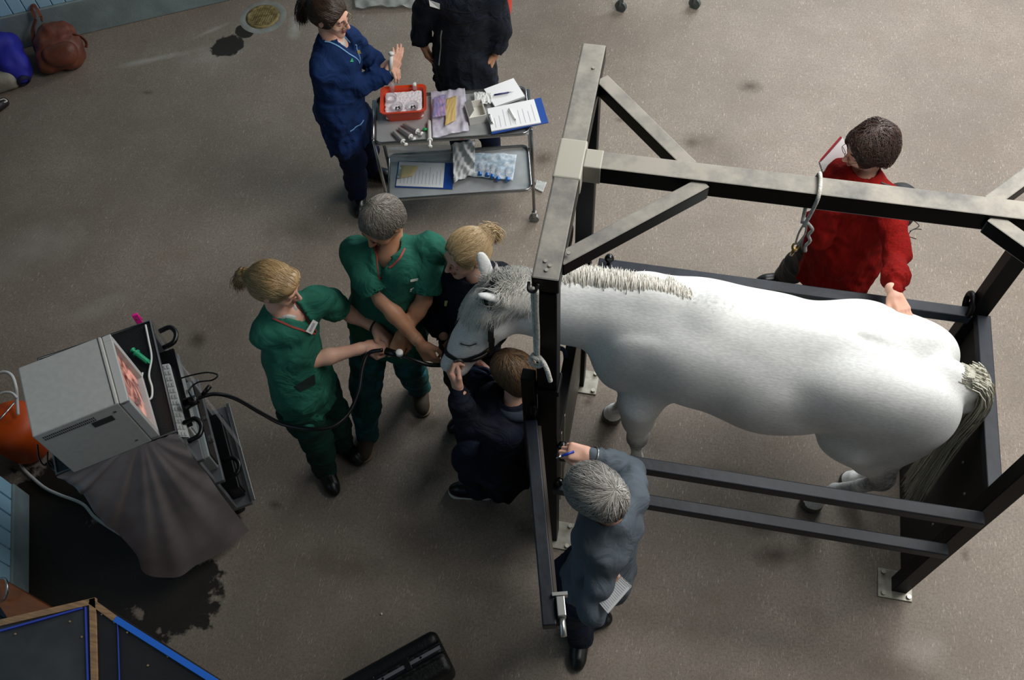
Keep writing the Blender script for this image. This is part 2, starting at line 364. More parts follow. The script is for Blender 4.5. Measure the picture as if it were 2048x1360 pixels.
MB().box(lb+off+[0, 0, ZG-.0], (.07, .03, .05), GR, bevel=.003).box(lb+off+gd*-.045+[0, 0, ZG+.0], (.012, .055, .04), GR).tube([lb+off+gd*.03+[0, 0, ZG], lb+off+gd*.1+[0, 0, ZG]], .011, 10).build('latch', m_alu, gate)
for zz in (1.1, 1.62):
    MB().tube([g0+[.02, -.03, zz-.03], g0+[.02, -.03, zz+.03]], .014, 12).build('hinge', m_blk, gate)
# ---------------------------------------------------------------- sculpting: signed distance fields turned into meshes
V = lambda *a: np.array(a, float)
def nrm(v): v = np.array(v, float); return v/(np.linalg.norm(v)+1e-12)
class Field:
    def __init__(s, lo, hi, h):
        s.h = h; s.lo = np.array(lo, float)-3*h; n = np.ceil((np.array(hi, float)+3*h-s.lo)/h).astype(int)+1
        s.n = n; s.F = np.full(tuple(n), .25, np.float32)
        s.ax = [(s.lo[i]+h*np.arange(n[i])).astype(np.float32) for i in range(3)]
    def region(s, lo, hi, m):
        a = np.maximum(np.floor((np.array(lo)-m-s.lo)/s.h).astype(int), 0)
        b = np.minimum(np.ceil((np.array(hi)+m-s.lo)/s.h).astype(int)+1, s.n)
        if np.any(b <= a): return None
        sl = tuple(slice(x, y) for x, y in zip(a, b))
        X = s.ax[0][sl[0]][:, None, None]; Y = s.ax[1][sl[1]][None, :, None]; Z = s.ax[2][sl[2]][None, None, :]
        return sl, X, Y, Z
    def comb(s, sl, d, k, sub):
        f = s.F[sl]; d = d.astype(np.float32)
        if not sub:
            h = np.maximum(k-np.abs(f-d), 0); s.F[sl] = np.minimum(f, d)-(h*h/(4*k) if k > 0 else 0)
        else:
            d = -d; h = np.maximum(k-np.abs(f-d), 0); s.F[sl] = np.maximum(f, d)+(h*h/(4*k) if k > 0 else 0)
    def cap(s, a, b, ra, rb=None, n=None, q=1., k=.02, sub=False):
        """tapered capsule; q > 1 squashes it along the direction n"""
        rb = ra if rb is None else rb; a = np.array(a, float); b = np.array(b, float); R = max(ra, rb)
        r = s.region(np.minimum(a, b)-R, np.maximum(a, b)+R, max(k, .03)+2*s.h)
        if r is None: return s
        sl, X, Y, Z = r; ab = b-a; px, py, pz = X-a[0], Y-a[1], Z-a[2]
        if n is not None and q != 1:
            n = nrm(n); t = (px*n[0]+py*n[1]+pz*n[2])*(q-1); px, py, pz = px+t*n[0], py+t*n[1], pz+t*n[2]; ab = ab+n*(ab@n)*(q-1)
        L = ab@ab+1e-9; t = np.clip((px*ab[0]+py*ab[1]+pz*ab[2])/L, 0, 1)
        d = np.sqrt((px-t*ab[0])**2+(py-t*ab[1])**2+(pz-t*ab[2])**2)-(ra+t*(rb-ra))
        if q > 1: d = d/(1+(q-1)*.5)
        s.comb(sl, d, k, sub); return s
    def ell(s, c, r, R=None, k=.02, sub=False):
        c = np.array(c, float); r = np.array(r, float) if np.ndim(r) else V(r, r, r); R = np.eye(3) if R is None else np.array(R); m = np.abs(R) @ r
        g = s.region(c-m, c+m, max(k, .03)+2*s.h)
        if g is None: return s
        sl, X, Y, Z = g; px, py, pz = X-c[0], Y-c[1], Z-c[2]
        q = [px*R[0, i]+py*R[1, i]+pz*R[2, i] for i in range(3)]
        k0 = np.sqrt(sum((q[i]/r[i])**2 for i in range(3))); k1 = np.sqrt(sum((q[i]/r[i]**2)**2 for i in range(3)))+1e-6
        s.comb(sl, k0*(k0-1)/k1, k, sub); return s
    def box(s, c, h, R=None, rd=.01, k=.01, sub=False):
        c = np.array(c, float); h = np.array(h, float); R = np.eye(3) if R is None else np.array(R); m = np.abs(R) @ h
        g = s.region(c-m, c+m, max(k, .03)+2*s.h)
        if g is None: return s
        sl, X, Y, Z = g; px, py, pz = X-c[0], Y-c[1], Z-c[2]
        q = [np.abs(px*R[0, i]+py*R[1, i]+pz*R[2, i])-h[i]+rd for i in range(3)]
        d = np.sqrt(sum(np.maximum(x, 0)**2 for x in q))+np.minimum(np.maximum(np.maximum(q[0], q[1]), q[2]), 0)-rd
        s.comb(sl, d, k, sub); return s
    def cut(s, p, n, k=.004):
        """remove everything on the side n points to"""
        n = nrm(n); X, Y, Z = s.ax[0][:, None, None], s.ax[1][None, :, None], s.ax[2][None, None, :]
        d = ((X-p[0])*n[0]+(Y-p[1])*n[1]+(Z-p[2])*n[2]).astype(np.float32)
        h = np.maximum(k-np.abs(s.F-d), 0); s.F = np.maximum(s.F, d)+h*h/(4*k); return s
    def chain(s, pts, k=.02, n=None, q=1.):
        """pts: (point, radius) list"""
        for (a, ra), (b, rb) in zip(pts[:-1], pts[1:]): s.cap(a, b, ra, rb, n, q, k)
        return s
    def wob(s, amp, freq, seed=0, st=(1, 1, 1)):
        """cloth-like folds / lumps added to the field"""
        r = np.random.default_rng(seed); X, Y, Z = s.ax[0][:, None, None]*st[0], s.ax[1][None, :, None]*st[1], s.ax[2][None, None, :]*st[2]
        o = 0
        for i in range(5):
            d = r.normal(size=3); d /= np.linalg.norm(d); f = freq*r.uniform(.6, 1.7); w = np.sin((X*d[1]+Y*d[2]+Z*d[0])*f*.5+r.uniform(0, 6))*1.3
            o = o+np.sin((X*d[0]+Y*d[1]+Z*d[2])*f+w+r.uniform(0, 6))/5
        s.F = s.F+(amp*2*o).astype(np.float32); return s
    def drape(s, amp, freq, seed, z1, z0):
        """hanging folds, deeper towards the hem"""
        r = np.random.default_rng(seed); X, Y, Z = s.ax[0][:, None, None], s.ax[1][None, :, None], s.ax[2][None, None, :]; o = 0
        w = np.clip((z1-Z)/max(z1-z0, .1), .15, 1)
        for i in range(4):
            a = r.uniform(0, 6.28); f = freq*r.uniform(.6, 1.5); p = (X*math.cos(a)+Y*math.sin(a))*f+np.sin(Z*9+r.uniform(0, 6))*1.1+Z*r.uniform(-6, 6); q = np.sin(p+r.uniform(0, 6)); o = o+(1-np.abs(q))**2-.33
        s.F = s.F-(amp*o*w).astype(np.float32); return s
    # sampling
    def val(s, p):
        q = (np.asarray(p)-s.lo)/s.h; i = np.clip(np.floor(q).astype(int), 0, s.n-2); f = np.clip(q-i, 0, 1); o = 0
        for dx in (0, 1):
            for dy in (0, 1):
                for dz in (0, 1):
                    w = (f[:, 0] if dx else 1-f[:, 0])*(f[:, 1] if dy else 1-f[:, 1])*(f[:, 2] if dz else 1-f[:, 2])
                    o = o+w*s.F[i[:, 0]+dx, i[:, 1]+dy, i[:, 2]+dz]
        return o
    def grad(s, p):
        e = s.h*.9; g = np.stack([s.val(p+V(*[e if j == i else 0 for j in range(3)]))-s.val(p-V(*[e if j == i else 0 for j in range(3)])) for i in range(3)], 1)
        return g/(np.linalg.norm(g, axis=1, keepdims=True)+1e-9)
    def proj(s, p, off=0., it=6):
        p = np.atleast_2d(np.array(p, float))
        for _ in range(it): p = p-s.grad(p)*np.clip(s.val(p)-off, -.03, .03)[:, None]
        return p
    def mesh(s):
        F = s.F; S = F < 0; n = F.shape
        cnt = np.zeros((n[0]-1, n[1]-1, n[2]-1), np.uint8)
        for dx in (0, 1):
            for dy in (0, 1):
                for dz in (0, 1): cnt += S[dx:n[0]-1+dx, dy:n[1]-1+dy, dz:n[2]-1+dz]
        act = (cnt > 0) & (cnt < 8); ci = np.argwhere(act); idx = np.full(act.shape, -1, np.int32); idx[act] = np.arange(len(ci))
        acc = np.zeros((len(ci), 3)); num = np.zeros(len(ci))
        co = [(x, y, z) for x in (0, 1) for y in (0, 1) for z in (0, 1)]
        for a in co:
            for ax in range(3):
                if a[ax]: continue
                b = list(a); b[ax] = 1
                fa = F[ci[:, 0]+a[0], ci[:, 1]+a[1], ci[:, 2]+a[2]]; fb = F[ci[:, 0]+b[0], ci[:, 1]+b[1], ci[:, 2]+b[2]]
                c = (fa < 0) != (fb < 0); t = np.where(c, fa/(fa-fb+1e-20), 0)
                pt = np.array(a, float)[None].repeat(len(ci), 0); pt[:, ax] = t
                acc[c] += pt[c]; num[c] += 1
        v = s.lo+s.h*(ci+acc/num[:, None]); faces = []
        for ax in range(3):
            b, c = [(1, 2), (2, 0), (0, 1)][ax]
            sl0 = [slice(None)]*3; sl1 = [slice(None)]*3; sl0[ax] = slice(0, -1); sl1[ax] = slice(1, None)
            cr = S[tuple(sl0)] != S[tuple(sl1)]; e = np.argwhere(cr)
            e = e[(e[:, b] > 0) & (e[:, c] > 0) & (e[:, b] < n[b]-1) & (e[:, c] < n[c]-1)]
            def id_(db, dc):
                q = e.copy(); q[:, b] -= db; q[:, c] -= dc; return idx[q[:, 0], q[:, 1], q[:, 2]]
            f = np.stack([id_(1, 1), id_(0, 1), id_(0, 0), id_(1, 0)], 1)
            ins = S[e[:, 0], e[:, 1], e[:, 2]]; f[~ins] = f[~ins][:, ::-1]; faces.append(f)
        return v, np.concatenate(faces)
def np_mesh(name, v, f, mi=None):
    me = bpy.data.meshes.new(name); v = np.asarray(v, np.float32); f = np.asarray(f, np.int32); k = f.shape[1]
    me.vertices.add(len(v)); me.vertices.foreach_set('co', v.ravel()); me.loops.add(f.size); me.loops.foreach_set('vertex_index', f.ravel())
    me.polygons.add(len(f)); me.polygons.foreach_set('loop_start', np.arange(0, f.size, k, dtype=np.int32)); me.polygons.foreach_set('loop_total', np.full(len(f), k, np.int32))
    me.polygons.foreach_set('use_smooth', np.ones(len(f), bool))
    if mi is not None: me.polygons.foreach_set('material_index', np.asarray(mi, np.int32))
    me.update(calc_edges=True); me.validate(); return me
def smooth_v(v, f, it=2, lam=.5):
    v = v.copy()
    for _ in range(it):
        a = np.zeros_like(v); n = np.zeros(len(v))
        for i in range(4):
            for j in ((i+1) % 4,):
                np.add.at(a, f[:, i], v[f[:, j]]); np.add.at(a, f[:, j], v[f[:, i]]); np.add.at(n, f[:, i], 1); np.add.at(n, f[:, j], 1)
        v += lam*(a/np.maximum(n, 1)[:, None]-v)
    return v
def sculpt(name, fields, m, parent=None, base=None, colour=None, it=1):
    """fields: one Field or several whose surfaces belong to the same piece; colour(face centres) -> material index"""
    fields = fields if isinstance(fields, (list, tuple)) else [fields]; vs, fs, o = [], [], 0
    for F in fields:
        v, f = F if isinstance(F, tuple) else F.mesh()
        if len(f) == 0: continue
        if it and f.shape[1] == 4 and not isinstance(F, tuple): v = smooth_v(v, f, it)
        vs.append(v); fs.append(f+o); o += len(v)
    v = np.concatenate(vs); f = np.concatenate(fs)
    mi = colour(v[f].mean(1)) if colour else None
    return link(name, np_mesh(name, v, f, mi), m, parent, base)
def strands(F, S, dirfn, n=8, step=.01, r=.0012, off=.002, lift=None, jit=.25, fall=0., rng=RNG, lenj=.3):
    """hair locks lying on the field's surface; returns (verts, quads)"""
    p = F.proj(S, off); N = len(p); path = [p.copy()]; jd = rng.normal(size=(N, 3))*jit
    stp = step*(1+rng.uniform(-lenj, lenj, (N, 1)))
    for i in range(n-1):
        d = dirfn(p)+jd; g = F.grad(p); d = d-g*np.sum(d*g, 1, keepdims=True)
        d /= np.linalg.norm(d, axis=1, keepdims=True)+1e-9; p = p+d*stp
        o = off+(lift(i/(n-1)) if lift else 0)
        vv = F.val(p)-o; p = p-F.grad(p)*np.clip(vv, -.03, .03)[:, None]; path.append(p.copy())
    return locks(np.stack(path, 1), r)
def locks(Q, r, k=3):
    """Q (N, M, 3) polylines -> tapered thin tubes"""
    N, M, _ = Q.shape; t = np.gradient(Q, axis=1); t /= np.linalg.norm(t, axis=2, keepdims=True)+1e-9
    up = V(.3, .2, 1.); x = np.cross(t, up); x /= np.linalg.norm(x, axis=2, keepdims=True)+1e-9; y = np.cross(t, x)
    w = (r*np.array([1-.75*(i/(M-1))**1.5 for i in range(M)]))[None, :, None]; ring = []
    for i in range(k):
        a = 2*math.pi*i/k; ring.append(Q+w*(math.cos(a)*x+math.sin(a)*y))
    v = np.stack(ring, 2).reshape(-1, 3); base = (np.arange(N)*M*k)[:, None, None, None]+(np.arange(M-1)*k)[None, :, None, None]; f = []
    i0 = np.arange(k); i1 = (i0+1) % k
    q = np.stack([i0, i1, i1+k, i0+k], 1)[None, None]; f = (base+q).reshape(-1, 4)
    return v, f
def free_locks(A, B, sag=(0, 0, -.02), M=7, jit=.004, rng=RNG, r=.001, curl=0.):
    """locks from points A to points B with a mid sag and jitter"""
    N = len(A); t = np.linspace(0, 1, M)[None, :, None]; A = A[:, None]; B = B[:, None]
    Q = A*(1-t)+B*t+np.array(sag)[None, None]*(4*t*(1-t))+rng.normal(size=(N, 1, 3))*jit*np.sin(t*3)+rng.normal(size=(N, M, 3))*curl*t
    return locks(Q, r)
def hairm(name, a, b):
    """two-tone hair; every lock carries its own shade"""
    m = bpy.data.materials.new(name); m.use_nodes = True; nt = m.node_tree; N = nt.nodes; L = nt.links; p = N['Principled BSDF']
    t = N.new('ShaderNodeAttribute'); t.attribute_name = 'shade'; x = N.new('ShaderNodeMix'); x.data_type = 'RGBA'
    x.inputs[6].default_value = (*lin(a), 1); x.inputs[7].default_value = (*lin(b), 1); L.new(t.outputs['Fac'], x.inputs[0]); L.new(x.outputs[2], p.inputs['Base Color'])
    p.inputs['Roughness'].default_value = .42; p.inputs['Specular IOR Level'].default_value = .5; return m
def hair_obj(name, F, lk, m, parent, base_shade=.25):
    vs, fs, sh, o = [], [], [], 0
    if F is not None:
        v, f = F.mesh(); v = smooth_v(v, f, 1); vs.append(v); fs.append(f); sh.append(np.full(len(v), base_shade)); o = len(v)
    for v, f in lk:
        if not len(f): continue
        # vertices of one lock are stored together: find the lock by the number of rows between quads
        brk = np.where(np.diff(f[:, 0]) > 3)[0]; n = len(v); s_ = RNG.beta(1.3, 1.3, 4000)
        lid = (np.arange(n)//max(LOCKN, 1)) % 4000; vs.append(v); fs.append(f+o); sh.append(s_[lid]); o += n
    v = np.concatenate(vs); f = np.concatenate(fs); me = np_mesh(name, v, f); at = me.attributes.new('shade', 'FLOAT', 'POINT'); at.data.foreach_set('value', np.concatenate(sh).astype(np.float32))
    return link(name, me, m, parent)
LOCKN = 21
def hit(F, u, v, z0=2.2):
    """the point of a sculpted surface that lies in the direction (u, v)"""
    d = CW+CR*(u-1024)/F_PX-CU*(v-680)/F_PX; d /= np.linalg.norm(d); p = CAM+d*(z0-CAM[2])/d[2]
    best = (9, p)
    for _ in range(900):
        f = F.val(p[None])[0]
        if f < best[0]: best = (f, p.copy())
        if f < .0005 or p[2] < 0: break
        p = p+d*min(max(f*.7, .001), .02)
    return p if p[2] > 0 and f < .01 else F.proj(best[1][None], 0, 30)[0]
# ---------------------------------------------------------------- the grey-white horse
def horse():
    """coat: white with grey muzzle and knees as real colour marks, plus darker marks elsewhere on the coat"""
    m = bpy.data.materials.new('white_horse_coat'); m.use_nodes = True; nt = m.node_tree; N = nt.nodes; L = nt.links; b = N['Principled BSDF']
    tc = N.new('ShaderNodeTexCoord'); at = N.new('ShaderNodeAttribute'); at.attribute_name = 'coat'
    n = N.new('ShaderNodeTexNoise'); n.inputs['Scale'].default_value = 5; n.inputs['Detail'].default_value = 6; L.new(tc.outputs['Object'], n.inputs['Vector'])
    r = N.new('ShaderNodeValToRGB'); e = r.color_ramp.elements; e[0].position = .3; e[1].position = .7
    e[0].color = (*lin('#dedfdb'), 1); e[1].color = (*lin('#f0f0ec'), 1); L.new(n.outputs[0], r.inputs[0])
    mp = N.new('ShaderNodeMapping'); mp.inputs['Scale'].default_value = (.25, .8, .8); mp.inputs['Rotation'].default_value = (0, .5, .3); L.new(tc.outputs['Object'], mp.inputs[0])
    n3 = N.new('ShaderNodeTexNoise'); n3.inputs['Scale'].default_value = 190; n3.inputs['Detail'].default_value = 3; L.new(mp.outputs[0], n3.inputs['Vector'])
    r3 = N.new('ShaderNodeMapRange'); r3.inputs[1].default_value = .35; r3.inputs[2].default_value = .65; r3.inputs[3].default_value = .9; r3.inputs[4].default_value = 1.06; L.new(n3.outputs[0], r3.inputs[0])
    mu = N.new('ShaderNodeVectorMath'); mu.operation = 'MULTIPLY'; L.new(r.outputs[0], mu.inputs[0]); L.new(r3.outputs[0], mu.inputs[1])
    n2 = N.new('ShaderNodeTexNoise'); n2.inputs['Scale'].default_value = 60; n2.inputs['Detail'].default_value = 4; L.new(tc.outputs['Object'], n2.inputs['Vector'])
    mm = N.new('ShaderNodeMath'); mm.operation = 'MULTIPLY_ADD'; L.new(n2.outputs[0], mm.inputs[0]); mm.inputs[1].default_value = .5; L.new(at.outputs['Fac'], mm.inputs[2])
    rr = N.new('ShaderNodeMapRange'); rr.inputs[1].default_value = .32; rr.inputs[2].default_value = .82; L.new(mm.outputs[0], rr.inputs[0])
    x = N.new('ShaderNodeMix'); x.data_type = 'RGBA'; L.new(rr.outputs[0], x.inputs[0]); L.new(mu.outputs[0], x.inputs[6]); x.inputs[7].default_value = (*lin('#3c3b3a'), 1)
    L.new(x.outputs[2], b.inputs['Base Color']); b.inputs['Roughness'].default_value = .62; b.inputs['Specular IOR Level'].default_value = .3; b.inputs['Sheen Weight'].default_value = .15
    bp = N.new('ShaderNodeBump'); bp.inputs['Strength'].default_value = .22; bp.inputs['Distance'].default_value = .003; L.new(n3.outputs[0], bp.inputs['Height']); L.new(bp.outputs[0], b.inputs['Normal'])
    F = Field((-.75, .05, 0), (1.95, 1.05, 1.72), .0105)
    up = V(0, 0, 1); lat = V(0, 1, 0)
    # trunk: ribcage, belly, loin and croup (lateral squash)
    yc = lambda x: .645-.13*np.clip((x-.3)/1.3, 0, 1)
    def sec(x, z, r): return (V(x, yc(x), z), r)
    F.chain([sec(.34, 1.17, .285), sec(.55, 1.16, .30), sec(.85, 1.135, .32), sec(1.08, 1.16, .30), sec(1.25, 1.19, .275)], k=.05, n=lat, q=1.16)
    F.ell((.64, yc(.64), 1.15), (.34, .265, .29), k=.08); F.ell((.93, yc(.93), 1.11), (.32, .315, .27), k=.08)
    # withers, spine
    F.cap((.34, .65, 1.44), (.60, .635, 1.44), .055, .055, k=.12); F.cap((.60, .62, 1.40), (1.2, .555, 1.39), .06, .07, k=.12)
    # croup: two rounded masses with the groove of the spine between
    for s in (-1, 1):
        F.ell((1.24, yc(1.24)+s*.135, 1.27), (.25, .150, .205), k=.07)
        F.ell((1.46, yc(1.45)+s*.13, 1.22), (.22, .145, .22), k=.07)
        F.ell((1.50, yc(1.48)+s*.135, 1.03), (.17, .11, .27), k=.08)           # buttock
        F.ell((.36, .625+s*.145, 1.10), (.16, .055, .24), frame((-.25, 0, 1)), k=.07)     # shoulder blade
        F.ell((.26, .615+s*.115, 1.0), (.12, .085, .13), k=.05)                   # point of shoulder
        F.ell((.41, .62+s*.16, .95), (.11, .065, .15), k=.04)                  # triceps
    F.cap((1.2, yc(1.2), 1.485), (1.48, yc(1.48), 1.435), .006, .010, k=.035, sub=True)
    F.cap((1.66, yc(1.6)-.0, 1.20), (1.70, yc(1.6), 1.0), .02, .03, k=.05, sub=True)
    F.ell((.20, .62, 1.08), (.11, .15, .17), k=.07)                              # breast
    
    # neck
    nk = [(V(.36, .63, 1.22), .255), (V(.16, .625, 1.265), .205), (V(-.05, .600, 1.300), .190), (V(-.22, .57, 1.325), .165)]
    F.chain(nk, k=.06, n=lat, q=1.62)
    F.cap((.36, .645, 1.45), (-.02, .625, 1.465), .04, .03, k=.07); F.cap((-.02, .625, 1.465), (-.25, .58, 1.465), .03, .035, k=.05)
    # head frame: hd = poll -> nose, side = to the horse's left (toward -y)
    A = V(-.30, .55, 1.40); B = V(-.545, .365, .985); hd = nrm(B-A); side = nrm(np.cross(hd, (0, 0, 1))*1.0)
    if side[1] > 0: side = -side
    fr = nrm(np.cross(side, hd));
    if fr[2] < 0: fr = -fr                                                       # fr: forehead normal
    H = lambda a, f, s=0.: A+hd*a+fr*f+side*s
    F.chain([(H(-.03, .0), .120), (H(.12, .005), .124), (H(.26, .0), .100), (H(.42, -.01), .068)], k=.04, n=side, q=1.3)
    F.ell(H(.06, .070), (.082, .10, .058), np.array([side, hd, fr]).T, k=.04)
    F.cap(H(.05, .085), H(.45, .050), .044, .032, k=.03, n=side, q=.9)            # nasal ridge
    for s in (-1, 1):
        F.ell(H(.10, -.055, s*.048), (.035, .095, .085), np.array([side, hd, fr]).T, k=.03)        # jowl
        F.cap(H(.14, -.09, s*.035), H(.40, -.05, s*.022), .024, .018, k=.03)                       # jaw bar
        F.cap(H(.17, .02, s*.073), H(.33, -.005, s*.052), .012, .007, k=.02)                        # facial crest
        F.ell(H(.135, .035, s*.080), (.020, .032, .022), np.array([side, hd, fr]).T, k=.015)       # brow over the eye
        F.ell(H(.155, .022, s*.098), (.012, .021, .009), np.array([side, hd, fr]).T, k=.008, sub=True)
        F.ell(H(.155, .023, s*.085), (.014, .022, .012), np.array([side, hd, fr]).T, k=.006)
        F.ell(H(.445, .012, s*.040), (.022, .034, .024), np.array([side, hd, fr]).T, k=.02)        # nostril wing
        F.ell(H(.468, .020, s*.052), (.010, .016, .008), np.array([side, hd, fr]).T, k=.006, sub=True)
        # ears
        eb = H(-.055, .075, s*.052); ed = nrm(-hd*.62+fr*.62+side*s*(.45) + V(0, 0, .25)) if s < 0 else nrm(V(-.62, -.35, .60))
        eo = nrm(hd*.4+side*s*.9) if s < 0 else nrm(V(-.25, -.75, -.45)); eo = nrm(eo-ed*(eo@ed)); es = np.cross(ed, eo); Ln = .085 if s < 0 else .068
        F.cap(eb, eb+ed*.03, .026, .024, k=.02); F.ell(eb+ed*Ln, (.033, .019, Ln), np.array([es, eo, ed]).T, k=.012)
        F.ell(eb+ed*Ln*1.05+eo*.014, (.022, .012, Ln*.72), np.array([es, eo, ed]).T, k=.004, sub=True)
    F.ell(H(.46, -.02), (.056, .055, .055), np.array([side, hd, fr]).T, k=.03)                      # muzzle
    F.ell(H(.475, -.068), (.032, .040, .020), np.array([side, hd, fr]).T, k=.012)                   # lower lip
    F.cap(H(.50, -.052, -.045), H(.50, -.052, .045), .004, k=.006, sub=True)
    # tail dock
    F.chain([(V(1.58, .51, 1.38), .06), (V(1.68, .495, 1.34), .050), (V(1.715, .485, 1.22), .034), (V(1.72, .48, 1.1), .02)], k=.06)
    # legs
    for s, kn, hf in ((-1, V(.375, .425, .455), V(.395, .42, .03)), (1, V(.285, .74, .45), V(.285, .74, .03))):
        el = V(.36, .585+s*.155, .84)
        F.chain([(el, .105), (el*.5+kn*.5+V(-.01, 0, .02), .072), (kn+V(0, 0, .07), .050), (kn, .053)], k=.035)
        F.cap(el+V(-.02, 0, .02), el*.55+kn*.45, .075, .055, k=.05)
        F.cap(kn+V(-.02, 0, .02), kn+V(-.02, 0, -.02), .03, k=.02)
        ft = hf+V(-.005, 0, .16)
        F.chain([(kn, .047), (kn+V(0, 0, -.08), .034), (ft+V(0, 0, .05), .031), (ft, .040)], k=.02); F.cap(ft, hf+V(-.045, 0, .055), .037, .036, k=.015)
        F.cap(hf+V(-.05, 0, .055), hf+V(-.06, 0, .0), .046, .060, k=.012)
    for s, hk, hf in ((-1, V(1.55, .355, .56), V(1.40, .41, .03)), (1, V(1.67, .60, .56), V(1.60, .56, .03))):
        st = V(1.27, yc(1.3)+s*.185, .93)                                        # stifle
        F.ell(V(1.36, yc(1.36)+s*.155, 1.0), (.17, .11, .23), frame((.25, 0, 1)), k=.06)
        F.ell(st, (.10, .075, .11), k=.05)
        mid = st*.5+hk*.5
        F.chain([(st+V(.06, 0, .0), .115), (mid+V(.02, 0, .03), .075), (hk+V(-.01, 0, .05), .048), (hk, .050)], k=.04)
        F.cap(V(1.52, yc(1.5)+s*.12, .92), hk+V(.0, 0, .10), .085, .035, k=.05)
        F.cap(hk+V(.025, 0, .03), hk+V(-.01, 0, -.03), .034, .03, k=.02)
        ft = hf+V(.015, 0, .16)
        F.chain([(hk, .046), (hk*.6+ft*.4, .034), (ft+V(0, 0, .05), .033), (ft, .042)], k=.02); F.cap(ft, hf+V(-.035, 0, .055), .039, .038, k=.015)
        F.cap(hf+V(-.045, 0, .055), hf+V(-.055, 0, .0), .048, .062, k=.012)
    F.cut((0, 0, .001), (0, 0, -1))
    F.wob(.0022, 16, 3)
    def idx(c): return np.where(c[:, 2] < .058, 1, 0)
    m_hoof = mat('grey_hoof_horn', '#4a443c', .5, bump=.1, bscale=60)
    v, f = F.mesh(); v = smooth_v(v, f, 2); me = np_mesh('horse', v, f, idx(v[f].mean(1)))
    # coat marks
    hx0 = [hit(F, *q) for q in ((925, 688), (940, 691), (952, 688))]+[H(.155, .022, -.09)]
    a = np.zeros(len(v), np.float32)
    def mark(c, r, s): a[:] = np.maximum(a, s*np.clip(1.3-np.linalg.norm((v-c)/np.array(r), axis=1), 0, 1))
    mark(H(.50, -.03), (.09, .075, .075), .6)
    for q in hx0: mark(q, (.026, .026, .020), .24)
    mark(H(.48, -.0), (.05, .06, .05), .5)
    for kx, ky in ((.375, .425), (.285, .74)): mark((kx+.0, ky, .45), (.09, .08, .10), .62); mark((kx, ky, .2), (.08, .08, .12), .3)
    for kx, ky in ((1.55, .355), (1.67, .60)): mark((kx, ky, .60), (.12, .1, .22), .62); mark((kx-.1, ky, .33), (.08, .08, .12), .35)
    mark((.60, .62, 1.50), (.22, .05, .07), .14); mark((1.64, .45, 1.16), (.04, .05, .14), .3); mark((1.0, .25, 1.02), (.03, .04, .04), .16)
    mark((.12, .6, .98), (.05, .06, .1), .12)
    for _ in range(130):
        q = V(rnd.uniform(-.1, 1.2), rnd.uniform(.2, .7), rnd.uniform(.85, 1.5)); mark(q, (.010, .010, .010), .18)
    at = me.attributes.new('coat', 'FLOAT', 'POINT'); at.data.foreach_set('value', a)
    hs = link('horse', me, [m, m_hoof], None, (.9, .55, 0)); tag(hs, 'white horse standing in the stocks with head lowered over the front', 'horse')
    # mane: upright short locks along the crest, long locks over the poll
    m_mane = hairm('cream_mane_hair', '#d3cdbf', '#fdfaf2')
    m_fore = hairm('grey_forelock_hair', '#a2a3a2', '#f2eee2')
    crest = crom([V(.50, .64, 1.485), V(.34, .645, 1.488), V(.15, .636, 1.492), V(-.02, .627, 1.495), V(-.15, .605, 1.498), V(-.27, .575, 1.49)], 40)
    crest = np.array(crest); K = len(crest); R = RNG
    i = R.integers(0, K-70, 4600); A0 = crest[i]+R.normal(size=(4600, 3))*V(.004, .008, .003)+V(0, -.015, 0)
    hgt = np.clip((K-1-i)/K*1.0, 0, 1)*0+np.clip(1.25-np.abs(i/K-.55)*1.3, .35, 1)
    hgt = np.where(i < 26, .35+.65*i/26, hgt)
    B0 = A0+np.stack([R.normal(-.006, .005, 4600), .070*hgt+R.normal(0, .004, 4600), .032*hgt+R.normal(0, .003, 4600)], 1)
    g1 = free_locks(A0, B0, sag=(0, -.006, .026), M=6, r=.0026, rng=R)
    A2 = crest[i[:1200]]+R.normal(size=(1200, 3))*V(.004, .006, .003); B2 = A2+np.stack([R.normal(0, .008, 1200), -.035+R.normal(0, .008, 1200), -.022+R.normal(0, .006, 1200)], 1)
    g2 = free_locks(A2, B2, sag=(0, -.004, .016), M=5, r=.0018, rng=R)
    hair_obj('mane', None, [g1], m_mane, hs); hair_obj('mane', None, [g2], m_mane, hs)
    # forelock and poll hair: falls to both sides of the poll and forward on the forehead
    n = 1500; t = R.uniform(0, 1, n)[:, None]
    S0 = V(-.08, .61, 1.51)*(1-t)+H(-.02, .10)*t+R.normal(size=(n, 3))*V(.02, .016, .008)
    tgt = H(.16, .10)
    def dr(p): return hd*.8+V(-.25, -.55, -.3)*.55*R.uniform(.2, 1.6, (len(p), 1))
    g3 = strands(F, S0, dr, n=9, step=.016, r=.0021, off=.006, lift=lambda q: .012*math.sin(q*2.6), jit=.22)
    n = 900; t = R.uniform(0, 1, n)[:, None]
    S1 = V(-.03, .62, 1.51)*(1-t)+H(-.06, .095)*t+R.normal(size=(n, 3))*V(.015, .012, .006)
    g4 = strands(F, S1, lambda p: V(-.5, .75, -.1)[None]+0*p, n=7, step=.014, r=.0020, off=.006, lift=lambda q: .02*q, jit=.35)
    n = 420; S2 = H(.0, .10)+R.normal(size=(n, 3))*.018
    g5 = strands(F, S2, lambda p: (hd*1.0)[None]+side*.15+0*p, n=9, step=.016, r=.0022, off=.007, lift=lambda q: .010, jit=.22)
    hair_obj('forelock', None, [g3, g4, g5], m_fore, hs)
    # tail: long locks from the dock over the buttock down beside the hock
    m_tail = hairm('tail_hair', '#98937f', '#dedbcc')
    n = 2600
    dk = np.array(crom([V(1.67, .50, 1.40), V(1.715, .49, 1.385), V(1.752, .482, 1.30), V(1.760, .476, 1.18), V(1.750, .468, 1.05)], 10)); ii = R.integers(0, len(dk), n)
